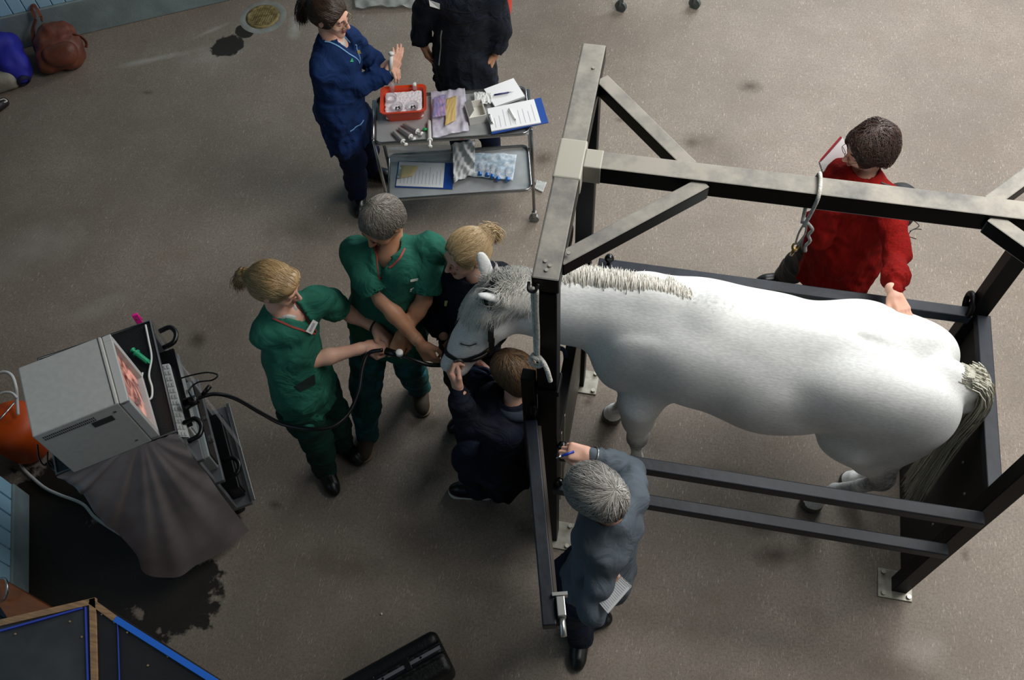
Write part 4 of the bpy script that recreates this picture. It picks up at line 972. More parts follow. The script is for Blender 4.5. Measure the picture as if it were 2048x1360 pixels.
# F: woman in the red sweater
J = J_(head=(1737, 298, 1.58), neck=(1728, 346, 1.45), shL=(1772, 402, 1.38), shR=(1662, 400, 1.38), elL=(1793, 512, 1.33), wrL=(1788, 588, 1.44), hL=(1810, 628, 1.43), elR=(1640, 470, 1.12), wrR=(1655, 385, 1.2), hR=(1672, 350, 1.2), pel=(1690, 495, .94), anR=(1568, 552, .08), anL=(1625, 590, .08))
Fw = person('woman in red knit sweater with one hand on the horse\'s rump', J, (-.90, -.38, -.22), (-.55, -.82), dict(
    skin=m_skin, hairmat=h_brown, hair=dict(cap=dict(thick=.014, low=-.02, back=.01, ears=False, front=.025), wob=.006, crown=(0, -.04, .13), n=2600, m=6, step=.012, r=.0018, lift=.016, jit=.55, add=[('ell', (0, -.06, -.05), (.070, .045, .06))]),
    top=dict(name='sweater', mat=m_redk, hem=.66, sleeve=.066, w=1.12, q=1.25, drop=V(0, 0, -.25), flare=1.0, wob=.007, wf=22, seed=5), legs=dict(mat=m_blackt), shoe=m_shoe, toeR=(-.9, -.2), toeL=(-.6, -.8),
    handL=dict(palm=(0, -.2, -1), curl=.12, side=-1, thumb=.0, spread=1.6), handR=dict(palm=(.5, -.5, 0), curl=.8, side=1)))
# G: woman in navy scrubs beside the trolley
J = J_(head=(660, 30, 1.52), neck=(662, 76, 1.39), shR=(643, 138, 1.30), shL=(692, 78, 1.33), elR=(722, 170, 1.10), wrR=(776, 148, 1.13), hR=(796, 112, 1.2), elL=(733, 112, 1.12), wrL=(768, 128, 1.13), hL=(790, 135, 1.16), pel=(680, 212, .93), anR=(715, 385, .08), anL=(740, 335, .08))
G_ = person('woman in navy scrubs with glasses standing beside the steel trolley', J, (.90, -.22, -.26), (.95, -.05), dict(
    skin=m_skin, hairmat=h_brown3, hair=dict(cap=dict(thick=.010), gather=(0, -.12, .03), add=[('cap', (0, -.115, .03), (0, -.14, .02), .022, .028), ('cap', (0, -.14, .02), (0, -.145, -.12), .028, .010)], pony=[((0, -.138, .02), (0, -.160, -.15), .011, .016)], n=1500, m=8, step=.014, r=.0016),
    top=dict(name='scrub_top', mat=m_navy, hem=.66, sleeve=.062, neck='v', drop=V(0, 0, -.22), wob=.006, seed=14, w=1.02), legs=dict(mat=m_navy_d), shoe=m_shoe, toeR=(.3, -.95), toeL=(1, -.1),
    handR=dict(palm=(-.6, .4, -.3), curl=.25, side=-1, thumb=.3), handL=dict(palm=(0, -.3, -.8), curl=.6, side=-1)))
# H: person in the quilted jacket behind the trolley
J = J_(head=(925, -85, 1.64), neck=(925, -42, 1.50), shR=(862, -8, 1.42), shL=(988, -8, 1.42), elR=(842, 48, 1.16), wrR=(846, 86, 1.0), hR=(862, 124, .88), elL=(1002, 62, 1.16), wrL=(990, 106, 1.0), hL=(978, 146, .88), pel=(928, 112, .93))
J['anR'] = J['pel']*V(1, 1, 0)+V(-.10, .02, .08); J['anL'] = J['pel']*V(1, 1, 0)+V(.11, .04, .08)
H_ = person('person in quilted black jacket standing behind the steel trolley', J, (0, -.85, -.4), (0, -1), dict(
    skin=m_skin2, hairmat=h_brown2, hair=dict(cap=dict(), n=300, m=4), top=dict(name='jacket', mat=m_jkt, hem=.72, sleeve=.068, w=1.1, q=1.3, drop=V(0, 0, -.2), wob=.006, seed=20, flare=1.0), legs=dict(mat=m_navy_d), shoe=m_shoe, toeR=(0, -1), toeL=(.1, -1),
    handR=dict(palm=(1, 0, 0), curl=.5, side=1), handL=dict(palm=(-1, 0, 0), curl=.5, side=-1)))
# ---------------------------------------------------------------- small things the people wear and hold
def tubeobj(name, pts, r, m, parent=None, n=8, k=8, base=None):
    return MB().tube(crom(pts, k), r, n).build(name, m, parent, base if base is not None else (None if parent else pts[0]))
def ring_at(c, axis, r, th, m, name, parent, n=18, sq=1.):
    R_ = frame(axis); return MB().tube([c+R_@V(r*math.cos(a), r*sq*math.sin(a), 0) for a in np.linspace(0, 2*math.pi, n, endpoint=False)], th, 6, closed=True).build(name, m, parent)
def glasses(Q, m):
    HW = Q['HW']; g = MB()
    for s in (-1, 1):
        g.tube([HW(s*.033+.021*math.cos(a), .105-.002*abs(math.cos(a)), .006+.015*math.sin(a)) for a in np.linspace(0, 2*math.pi, 14, endpoint=False)], .0014, 6, closed=True)
        g.tube([HW(s*.054, .102, .010), HW(s*.072, .06, .012), HW(s*.080, -.005, .010)], .0014, 6)
    g.tube([HW(-.012, .106, .008), HW(0, .112, .012), HW(.012, .106, .008)], .0014, 6); return g.build('glasses', m, Q['o'])
m_wire = mat('thin_metal_frame', '#8a7a62', .3, .8); m_under = mat('white_undershirt', '#b9b8b2', .8); m_paper = mat('white_paper', '#dcdcdb', .8); m_ink = mat('printed_grey_lines', '#a4a7ae', .8)
m_band = mat('black_strap', '#0c0c0d', .5); m_steelw = mat('steel_band', '#b6b6b2', .25, .9); m_bluepen = mat('blue_pen_plastic', '#1936a0', .35); m_rub = mat('black_tube_rubber', '#08080a', .32)
def piping(Q, m, w=.007, wid=.058, dep=.105, neck=.0):
    J, bf, rt = Q['J'], Q['bf'], Q['rt']; nc = J['neck']; up = V(0, 0, 1)
    for s in (-1, 1):
        pts = [nc+rt*s*(wid+.004)+up*.03-bf*.0, nc+rt*s*wid+bf*.045+up*.005, nc+rt*s*wid*.6+bf*.10-up*dep*.5, nc+rt*s*.004+bf*.13-up*dep]
        on_surface(Q['top'], Q['shirt'], 'neck_piping', Q['top'].proj(np.array(pts), .0, 10), m, w=w, off=.002)
for Q in (A, Bm): piping(Q, m_red, w=.008, wid=.066 if Q is A else .074, dep=.15)
piping(G_, mat('pale_blue_piping', '#6f9fc9', .7), w=.006, wid=.066, dep=.15)
for Q in (A, G_, Fw):
    J = Q['J']; F = Field(J['neck']-.13, J['neck']+.13, .006); F.cap(J['neck']-V(0, 0, .09)+Q['bf']*.02, J['neck']+V(0, 0, -.012)+Q['bf']*.012, .070, .060, k=.01); F.cap(J['neck']+V(0, 0, .03), J['neck']+V(0, 0, .2), .052, .06, k=.003, sub=True)
    for t in np.linspace(0, 1, 5): F.ell(J['neck']+Q['bf']*(.05+.04*t)+V(0, 0, .03-.05*t), (.03*(1-t)+.004, .03*(1-t)+.004, .02), k=.003, sub=True)
    sculpt('undershirt' if Q is not Fw else 'patterned_scarf', F, m_under if Q is not Fw else mat('patterned_scarf_cloth', '#b8ad9c', .8, col2='#5c5650', scale=60, lo=.45, hi=.55), Q['o'])
# A: badge, wristband, pocket
patch(A['top'], A['shirt'], 'name_badge', [(609, 662), (621, 668), (633, 643), (624, 638)], m_white, .006)
patch(A['top'], A['shirt'], 'badge_text', [(614, 660), (618, 662), (627, 645), (623, 643)], m_ink, .0085)
patch(A['top'], A['shirt'], 'hip_pocket', [(588, 772), (600, 782), (630, 768), (628, 748)], mat('dark_pocket_opening', '#0c1f19', .9), .003)
ring_at(A['J']['wrL']*.93+A['J']['elL']*.07, A['J']['wrL']-A['J']['elL'], .029, .005, m_band, 'wristband', A['o'])
# B: embroidered text on the chest, pocket seam
patch(Bm['top'], Bm['shirt'], 'embroidered_text', [(820, 559), (840, 555), (840, 559), (820, 563)], m_white, .003)
for k in range(4): patch(Bm['top'], Bm['shirt'], 'embroidered_text', [(819+k*5, 583-k*3), (823+k*5, 581-k*3), (824+k*5, 576-k*3), (820+k*5, 578-k*3)], m_white, .003)
on_surface(Bm['top'], Bm['shirt'], 'pocket_seam', hits(Bm['top'], (812, 568), (830, 564), (850, 556)), mat('dark_seam_thread', '#123a2d', .8), w=.004)
# C
patch(C_['top'], C_['shirt'], 'shoulder_label', [(990, 534), (1002, 540), (999, 547), (988, 541)], mat('pale_label', '#aab0c4', .7), .004)
patch(C_['top'], C_['shirt'], 'chest_logo', [(891, 600), (897, 601), (895, 612), (890, 610)], mat('yellow_white_logo', '#c9bd7c', .7), .004)
MB().box(C_['HW'](-.02, -.150, .03), (.012, .02, .055), C_['R'], bevel=.004).build('hair_clip', mat('brown_hair_clip', '#6b3f22', .35), C_['o'])
ring_at(A['HW'](0, -.128, -.008), A['R'] @ V(0, 1, .2), .021, .005, m_band, 'hair_tie', A['o']); ring_at(G_['HW'](0, -.128, .03), G_['R'] @ V(0, 1, 0), .022, .005, m_band, 'hair_tie', G_['o'])
glasses(Fw, m_wire); glasses(G_, m_wire)
# D: collar flap
J = D['J']; F = Field(J['neck']-.2, J['neck']+.16, .007); F.ell(J['neck']+V(.015, -.01, .0), (.10, .10, .05), k=.02); F.ell(J['neck']+V(.0, .0, .05), (.082, .082, .06), k=.01, sub=True); F.wob(.003, 40, 3)
sculpt('collar', F, mat('blue_grey_collar', '#28303d', .8), D['o'])
# E: watch, pen, notepad
J = E_['J']; ring_at(J['wrR']*.9+J['elR']*.1, J['wrR']-J['elR'], .040, .004, m_steelw, 'bracelet', E_['o'])
a, b = P(1148, 903, 1.335), P(1112, 916, 1.33); d = nrm(b-a)
t = thing('pen', 'blue pen held by the grey-haired person at the near post', 'pen', a)
MB().tube([a, a*.3+b*.7], .0055, 8).build('barrel', m_bluepen, t); MB().tube([a*.3+b*.7, b], [.005, .0015], 8).build('tip', m_steelw, t)
def notepad(name, label, cs, th, cover=None, rings=None, lines=8, cat='notepad', mcov=None, wr_off=.0012):
    """cs: four corners of the page (world)"""
    c = [np.array(q) for q in cs]; n = nrm(np.cross(c[1]-c[0], c[3]-c[0])); n = n if n @ (CAM-c[0]) > 0 else -n; t = thing(name, label, cat, sum(c)/4)
    m = MB(); v = [q-n*th for q in c]+c; m._add(v, [(0, 1, 2, 3), (4, 5, 6, 7), (0, 1, 5, 4), (1, 2, 6, 5), (2, 3, 7, 6), (3, 0, 4, 7)]); m.build('pages', m_paper, t)
    if cover: m = MB(); k = [q+(q-sum(c)/4)*.02 for q in c]; v = [q-n*(th+.003) for q in k]+[q-n*th for q in k]; m._add(v, [(0, 1, 2, 3), (4, 5, 6, 7), (0, 1, 5, 4), (1, 2, 6, 5), (2, 3, 7, 6), (3, 0, 4, 7)]); m.build('cover', cover, t)
    m = MB()
    for i in range(lines):
        f = (i+1)/(lines+1); a_, b_ = c[0]*(1-f)+c[3]*f, c[1]*(1-f)+c[2]*f; a2, b2 = a_*.92+b_*.08, a_*.12+b_*.88; w = (c[3]-c[0])*.012
        m.quad([a2+n*wr_off, b2+n*wr_off, b2+w+n*wr_off, a2+w+n*wr_off])
    if lines: m.build('ruled_lines', m_ink, t)
    if rings is not None:
        a_, b_ = c[rings[0]], c[rings[1]]
        for i in range(14):
            f = (i+.5)/14; q = a_*(1-f)+b_*f-n*th*.5; ax = nrm(b_-a_); R_ = frame(ax); MB().tube([q+R_@V(.0065*math.cos(x), .0065*math.sin(x), 0) for x in np.linspace(0, 2*math.pi, 8, endpoint=False)], .0011, 4, closed=True).build('binding_ring', m_steelw, t)
    return t
notepad('notepad', 'small spiral notepad held low by the person in the grey sweater', [P(1228, 1143, 1.28), P(1262, 1174, 1.28), P(1216, 1227, 1.22), P(1190, 1196, 1.22)], .008, rings=(0, 1), lines=14)
nb_ = notepad('spiral_notebook', 'red-edged spiral notebook held against the chest by the woman in red', [P(1641, 326, 1.38), P(1686, 276, 1.46), P(1722, 345, 1.30), P(1660, 385, 1.24)], .012, cover=mat('red_notebook_cover', '#a3202b', .5), rings=(3, 0), lines=0)
c0, c1 = P(1643, 322, 1.385), P(1684, 275, 1.47)
MB().box((c0+c1)/2+V(-.004, 0, .002), (np.linalg.norm(c1-c0), .006, .02), np.array([nrm(c1-c0), nrm(np.cross((0, 0, 1), c1-c0)), nrm(np.cross(nrm(c1-c0), nrm(np.cross((0, 0, 1), c1-c0))))]).T).build('cover_edge', MATS['red_notebook_cover'], nb_)
# G: glove, swab in hand, pocket trim, badges
J = G_['J']; F = Field(np.minimum(J['wrR'], J['elR'])-.1, np.maximum(J['wrR'], J['elR'])+.14, .006); w_ = J['wrR']; d = nrm(w_-J['elR']); F.cap(w_-d*.05, w_+d*.01, .036, .031, k=.01); F.wob(.002, 60, 2)
sculpt('glove_cuff', F, mat('pale_blue_glove', '#a9c3dc', .6), G_['o'])
a, b = P(783, 108, 1.24), P(781, 140, 1.16); t = thing('sample_tube', 'white capped tube held up by the woman in navy scrubs', 'tube', b)
MB().tube([b, a], .011, 12).build('tube_body', m_white, t); MB().lathe(a, [(0, .012), (.012, .012), (.016, .008), (.016, -.004), (.011, -.006)], axis=a-b, n=14).build('cap', m_white, t)
on_surface(G_['top'], G_['shirt'], 'pocket_trim', hits(G_['top'], (700, 263), (714, 252), (727, 240)), MATS['pale_blue_piping'], w=.006)
patch(G_['top'], G_['shirt'], 'green_badge', [(699, 124), (706, 124), (703, 116)], mat('green_badge', '#1f9a5c', .5), .004)
patch(G_['top'], G_['shirt'], 'gold_badge', [(714, 107), (720, 108), (718, 100), (713, 101)], mat('gold_badge', '#8a7a44', .5), .004)
# H: chest label, red shoulder bag edge, zip
patch(H_['top'], H_['shirt'], 'chest_label', [(858, 0), (880, 7), (880, 17), (860, 11)], m_white, .004)
on_surface(H_['top'], H_['shirt'], 'zip', hits(H_['top'], (884, 60), (882, 85), (880, 110), (878, 130)), mat('pale_zip', '#b5b7a8', .5), w=.006)
for k in range(5):
    on_surface(H_['top'], H_['shirt'], 'quilt_seam', hits(H_['top'], (890, 15+k*25), (925, 25+k*25), (960, 18+k*25), (985, 8+k*25)), mat('seam_shadow_cloth', '#070a10', .9), w=.006, off=.001)
bq = P(1004, 15, 1.22)
t = thing('backpack', 'red backpack behind the right shoulder of the person in the quilted jacket', 'backpack', bq); F = Field(bq-.26, bq+.26, .01); F.box(bq+V(-.03, .10, .04), (.06, .07, .17), rd=.03, k=.01); F.wob(.004, 30, 2)
sculpt('bag_body', F, mat('red_nylon', '#b5301f', .6), t); MB().tube(crom([bq+V(-.06, .05, .18), bq+V(-.05, -.02, .1), bq+V(-.03, .0, -.06), bq+V(-.03, .06, -.12)], 6), .012, 8).build('shoulder_strap', mat('black_nylon', '#0d0e11', .7), t)
# F: black backpack with dangling cords
bq = P(1808, 455, 1.15); t = thing('backpack', 'small black backpack on the back of the woman in red, cords dangling', 'backpack', bq)
F = Field(bq-.25, bq+.25, .009); F.ell(bq+V(-.04, .10, .02), (.095, .10, .15), k=.02); F.wob(.004, 35, 4); sculpt('bag_body', F, MATS['black_nylon'], t)
MB().tube(crom([P(1826, 440, 1.2), P(1838, 452, 1.12), P(1822, 462, 1.1), P(1812, 480, 1.05), P(1813, 494, 1.0), P(1822, 488, 1.05), P(1816, 474, 1.08), P(1832, 478, 1.05)], 6), .0022, 6).build('cord', m_band, t)
MB().tube(crom([P(1820, 462, 1.15), P(1832, 458, 1.1), P(1843, 459, 1.08)], 6), .0022, 6).build('cord', m_band, t)
on_surface(Fw['top'], Fw['shirt'], 'shoulder_seam', hits(Fw['top'], (1762, 366), (1780, 372), (1795, 378)), mat('dark_seam', '#3a3636', .8), w=.01)
# ropes
m_rope = mat('white_rope', '#d9d7cf', .8, col2='#b7b4a8', scale=80, bump=.5, bscale=220); m_brope = mat('navy_rope', '#1a2a44', .8, col2='#243b5f', scale=90, bump=.6, bscale=200)
rp = thing('rope', 'white rope hanging doubled from a hook on the near end of the crossbeam', 'rope', P(1072, 556, 2.40))
h0 = V(-.036, -.054, 2.455); h1 = h0+V(.014, -.006, 0); kz = V(0, 0, 2.03)
MB().tube(crom([h0, h0+V(.001, 0, -.12), h0+V(.002, 0, -.26), h0*V(1, 1, 0)+V(.002, 0, 2.03)], 6), .0075, 8).tube(crom([h1, h1+V(-.002, 0, -.12), h1+V(-.001, 0, -.26), h1*V(1, 1, 0)+V(-.004, 0, 2.03)], 6), .0075, 8).build('rope_fall', m_rope, rp)
kq = h0*V(1, 1, 0)+V(.008, -.012, 2.03)
MB().tube(crom([kq+V(*q) for q in ((-.02, 0, .02), (.015, -.012, .01), (.01, -.015, -.02), (-.02, -.01, -.01), (-.01, .01, .015), (.02, -.01, .015), (.04, -.03, -.005), (.05, -.04, -.04), (.055, -.045, -.06))], 8), .0085, 8).build('rope_knot', m_rope, rp)
MB().tube(crom([h0+V(-.015, .02, .0), h0+V(-.01, -.01, .0), h0+V(.01, -.012, .003), h0+V(.018, .005, .02)], 6), .005, 8).build('hook', m_band, rp)
rp = thing('rope', 'white rope looped over the long top beam with a brass snap hanging', 'rope', P(1637, 370, 2.49))
ym, yp = .4627-.048, .4627+.048; xb = P(1638, 372, 2.49)[0]
MB().tube(crom([V(xb-.012, ym-.006, 2.34), V(xb-.004, ym-.006, 2.42), V(xb, ym-.002, 2.487), V(xb+.003, .4627, 2.496), V(xb+.0, yp, 2.487), V(xb-.005, yp+.003, 2.40), V(xb-.015, .4627, 2.37), V(xb-.02, ym-.004, 2.35)], 8), .0065, 8).build('rope_loop', m_rope, rp)
MB().tube(crom([V(xb-.014, ym-.008, 2.36), V(xb-.020, ym-.008, 2.30), V(xb-.018, ym-.008, 2.24)], 6), .0035, 8).tube(crom([V(xb-.008, ym-.008, 2.36), V(xb+.000, ym-.008, 2.30), V(xb-.012, ym-.008, 2.24)], 6), .0035, 8).build('rope_fall', m_rope, rp)
MB().tube(crom([V(xb-.004, ym-.008, 2.36), V(xb+.018, ym-.008, 2.33), V(xb+.012, ym-.01, 2.30), V(xb+.024, ym-.01, 2.27), V(xb+.016, ym-.01, 2.24), V(xb+.022, ym-.01, 2.21)], 6), .0055, 8).build('rope_tail', m_rope, rp)
c = V(xb-.015, ym-.008, 2.225); ring_at(c, (1, -1, 1), .013, .004, m_brass, 'snap_ring', rp); MB().tube([c+V(-.0, -.0, -.012), c+V(-.004, 0, -.05)], [.008, .005], 8).build('snap_hook', m_brass, rp)
ld = thing('lead_rope', 'navy lead rope hanging over the front rail behind the near post', 'rope', P(1128, 700, .98))
MB().tube(crom([P(1104, 700, 1.06), P(1118, 696, 1.06), P(1130, 705, 1.02), P(1131, 740, .92), P(1129, 790, .72), P(1127, 822, .60)], 8), .011, 8).build('rope_fall', m_brope, ld)
MB().tube([P(1127, 822, .60), P(1124, 842, .54)], .005, 8).build('snap_hook', m_steelw, ld)
ld = thing('lead_rope', 'dark blue lead rope bunched in the hands under the horse\'s jaw', 'rope', P(960, 740, .95))
MB().tube(crom([P(919, 724, 1.03), P(935, 738, 1.0), P(958, 735, .98), P(978, 742, .97), P(968, 752, .96), P(945, 748, .97), P(950, 740, .99), P(975, 750, .96), P(985, 760, .9), P(975, 775, .85)], 8), .010, 8).build('rope_coil', m_brope, ld)
# endoscope: long black tube from the cart to the nose
en = thing('endoscope', 'long black flexible endoscope running from the cart to the horse\'s nose', 'endoscope', P(400, 797, .98))
MB().tube(crom([P(392, 797, 1.0), P(430, 788, .98), P(470, 797, .95), P(520, 825, .96), P(565, 848, .99), P(620, 858, 1.00), P(665, 853, .99), P(698, 825, .99), P(717, 782, 1.02), P(725, 735, 1.06), P(738, 706, 1.08), P(765, 700, 1.10)], 8), .0095, 10).build('light_guide_tube', m_rub, en)
MB().tube(crom([P(795, 708, 1.12), P(815, 716, 1.12), P(838, 724, 1.11), P(862, 730, 1.08), HH(.485, .01, -.02)], 8), .0105, 10).build('insertion_tube', m_rub, en)
c, e_ = P(772, 702, 1.12), P(800, 710, 1.13); MB().tube([c, e_], [.018, .015], 12).build('control_body', m_rub, en)
c = P(799, 706, 1.15); MB().lathe(c, [(0, .012), (.015, .012), (.017, .008), (.017, -.008), (0, -.012)], n=18).build('control_wheel', m_white, en)
c, e_ = P(395, 798, 1.02), P(372, 808, 1.0); MB().tube([c, e_], [.022, .028], 12).build('connector_plug', m_rub, en)
MB().tube(crom([P(388, 800, 1.04), P(378, 782, 1.03), P(395, 765, 1.03), P(425, 760, 1.03), P(435, 750, 1.03), P(415, 745, 1.03), P(385, 750, 1.03), P(360, 757, 1.03)], 8), .004, 6).build('thin_cable', m_rub, en)
MB().tube([P(405, 790, 1.03), P(420, 772, 1.05)], .011, 10).build('valve', m_rub, en)

# ---------------------------------------------------------------- steel trolley
m_steel = mat('brushed_stainless', '#9c9e9d', .38, .35, col2='#b4b6b5', scale=5); m_tubes = mat('chromed_tube', '#9b9c9b', .22, .95)
ZT, ZL = .86, .36
bl, br, tr_, tl_ = P(748, 288, ZT), P(1061, 266, ZT), P(1049, 176, ZT), P(755, 190, ZT)
tx = nrm((br-bl)*V(1, 1, 0)); ty = V(-tx[1], tx[0], 0); TC = (bl+br+tr_+tl_)/4; tw, td = .88, .36; TR = np.array([tx, ty, (0, 0, 1)]).T
T = thing('instrument_trolley', 'two-tier stainless steel instrument trolley on casters in front of the quilted jacket', 'trolley', (TC[0], TC[1], 0))
def tp_(a, b, z): return V(TC[0], TC[1], 0)+tx*a*tw/2+ty*b*td/2+V(0, 0, z)
for z in (ZT, ZL):
    m = MB(); m.box(tp_(0, 0, z-.022), (tw-.01, td-.01, .006), TR)
    rr = []
    for cx, cy, a0 in ((1, 1, 0), (-1, 1, 90), (-1, -1, 180), (1, -1, 270)):
        for k in range(5):
            an = math.radians(a0+k*22.5); rr.append(tp_(0, 0, z)+tx*(cx*(tw/2-.04)+.04*math.cos(an))+ty*(cy*(td/2-.04)+.04*math.sin(an)))
    for i in range(len(rr)):
        a, b = rr[i], rr[(i+1) % len(rr)]; m.quad([a-V(0, 0, .022), b-V(0, 0, .022), b, a])
    m.build('tray', m_steel, T)
    MB().tube(rr, .006, 8, closed=True).build('tray_rim', m_tubes, T)
for cx in (-1, 1):
    for cy in (-1, 1):
        lx = TC*V(1, 1, 0)+tx*cx*(tw/2+.012)+ty*cy*(td/2-.03)
        MB().tube([lx+V(0, 0, ZT), lx+V(0, 0, .10)], .010, 10).build('leg', m_tubes, T)
        c_ = MB(); c_.cyl(lx+V(0, 0, .034), .034, .02, axis=tx*.3+ty, n=20).cyl(lx+V(0, 0, .034), .014, .026, axis=tx*.3+ty, n=12).box(lx+V(0, 0, .075), (.03, .03, .05), TR, bevel=.006); c_.build('caster', mat('grey_caster', '#8b8c8a', .4, .4), T)
    MB().tube([TC*V(1, 1, 0)+tx*cx*(tw/2+.012)+ty*(-td/2+.03)+V(0, 0, ZT), TC*V(1, 1, 0)+tx*cx*(tw/2+.012)+ty*(td/2-.03)+V(0, 0, ZT)], .010, 10).build('end_bar', m_tubes, T)
ZS = ZT-.018
# red tray with crushed ice
m_red_p = mat('orange_red_plastic', '#d23c12', .35, coat=.2)
q = [P(757, 176, ZS+.09), P(853, 168, ZS+.09), P(853, 222, ZS+.09), P(762, 226, ZS+.09)]; cc = sum(q)/4; bw, bd = .255, .205
bs = thing('ice_tray', 'orange-red plastic tray of crushed ice on the left end of the trolley', 'tray', (cc[0], cc[1], ZS))
m = MB()
def rr_(w, d, z, r=.03, n=5):
    out = []
    for cx, cy, a0 in ((1, 1, 0), (-1, 1, 90), (-1, -1, 180), (1, -1, 270)):
        for k in range(n): an = math.radians(a0+k*90/(n-1)); out.append(V(cc[0], cc[1], z)+tx*(cx*(w/2-r)+r*math.cos(an))+ty*(cy*(d/2-r)+r*math.sin(an)))
    return out
loops = [rr_(bw-.05, bd-.05, ZS+.002), rr_(bw-.02, bd-.02, ZS+.085), rr_(bw+.012, bd+.012, ZS+.090), rr_(bw+.012, bd+.012, ZS+.084), rr_(bw-.008, bd-.008, ZS+.08), rr_(bw-.04, bd-.04, ZS)]
n = len(loops[0]); vs = [p for l in loops for p in l]; fs = [(i*n+k, i*n+(k+1) % n, (i+1)*n+(k+1) % n, (i+1)*n+k) for i in range(5) for k in range(n)]+[tuple(range(n)), tuple(range(5*n, 6*n))]
m._add(vs, fs); m.build('tray_body', m_red_p, bs)
m_ice = mat('crushed_ice', '#e9dce0', .3, trans=.0, sss=.2, col2='#f5eff0', scale=60, bump=.6, bscale=90)
F = Field(cc-V(.16, .16, .06), cc+V(.16, .16, .05), .004); R_ = np.array([tx, ty, (0, 0, 1)]).T; F.box((cc[0], cc[1], ZS+.035), (bw/2-.018, bd/2-.018, .034), R_, rd=.012, k=.0)
for _ in range(420):
    q = V(cc[0], cc[1], ZS+.064)+tx*rnd.uniform(-.105, .105)+ty*rnd.uniform(-.078, .078); F.ell(q, (rnd.uniform(.004, .008),)*3, k=.004)
o = sculpt('crushed_ice', F, m_ice, None, (cc[0], cc[1], ZS+.04)); tag(o, 'crushed ice filling the orange-red tray', 'ice', kind='stuff')
m_clear = mat('clear_plastic_cup', '#e8e4ea', .15, trans=.6, alpha=.55); m_dkc = mat('dark_stoppers', '#23262b', .4)
for i, (u, v, lb, dk) in enumerate(((783, 196, 'empty clear cup in the ice, farther left in the orange-red tray', 0), (795, 214, 'clear cup of dark stoppers in the ice, nearest the syringes', 5), (826, 212, 'clear cup of dark stoppers in the ice, at the right side of the tray', 5))):
    c = P(u, v, ZS+.085); t = thing('cup', lb, 'cup', (c[0], c[1], ZS+.055), 'cups in the ice tray')
    MB().lathe((c[0], c[1], ZS+.05), [(0, .004), (.022, .004), (.030, .045), (.033, .046), (.033, .043), (.024, .0), (0, 0)], n=24).build('cup_wall', m_clear, t)
    for k in range(dk):
        a = k*1.3; MB().cyl((c[0]+.012*math.cos(a), c[1]+.012*math.sin(a), ZS+.066), .006, .018, n=10).build('stopper', m_dkc, t)
c = P(829, 170, ZS+.11); t = thing('bottle', 'small white-capped bottle at the far edge of the orange-red tray', 'bottle', c-V(0, 0, .03))
MB().lathe(c-V(0, 0, .03), [(0, 0), (.013, 0), (.013, .03), (.008, .036)], n=16).build('bottle_body', m_clear, t); MB().lathe(c, [(.011, 0), (.012, .014), (0, .015)], n=16).build('cap', m_white, t)
c = P(783, 168, ZS+.12); t = thing('bottle', 'clear bottle under the gloved hand of the woman in navy', 'bottle', c-V(0, 0, .05)); MB().lathe(c-V(0, 0, .05), [(0, 0), (.015, 0), (.015, .05), (.008, .06), (.008, .07)], n=16).build('bottle_body', m_clear, t)
# syringes
def syringe(a, b, label, m=m_white, tip=None, r=.011):
    a, b = np.array(a), np.array(b); d = nrm(b-a); L = np.linalg.norm(b-a); t = thing('syringe', label, 'syringe', a, 'syringes on the trolley' if m is m_white else None)
    MB().lathe(a, [(0, 0), (r, 0), (r, L*.72), (r*1.55, L*.725), (r*1.55, L*.75), (r*.8, L*.75)], axis=d, n=16).build('barrel', m, t)
    MB().lathe(a+d*L*.74, [(r*.6, 0), (r*.6, L*.22), (r*1.2, L*.225), (r*1.2, L*.26), (0, L*.26)], axis=d, n=14).build('plunger', m, t)
    MB().lathe(a-d*.012, [(0, 0), (r*.3, 0), (r*.4, .012)], axis=d, n=10).build('nozzle', m, t); return t
for (a, b, l) in (((788, 264), (812, 290), 'white syringe nearest the left corner of the upper trolley tray'), ((799, 257), (829, 279), 'white syringe, second of the three fanned below the orange-red tray'), ((808, 249), (844, 268), 'white syringe closest to the orange-red tray among the three fanned ones'), ((858, 243), (860, 294), 'white syringe lying across the front rim, pointing at the viewer')):
    syringe(P(*a, ZS+.018), P(*b, ZS+.022), l)
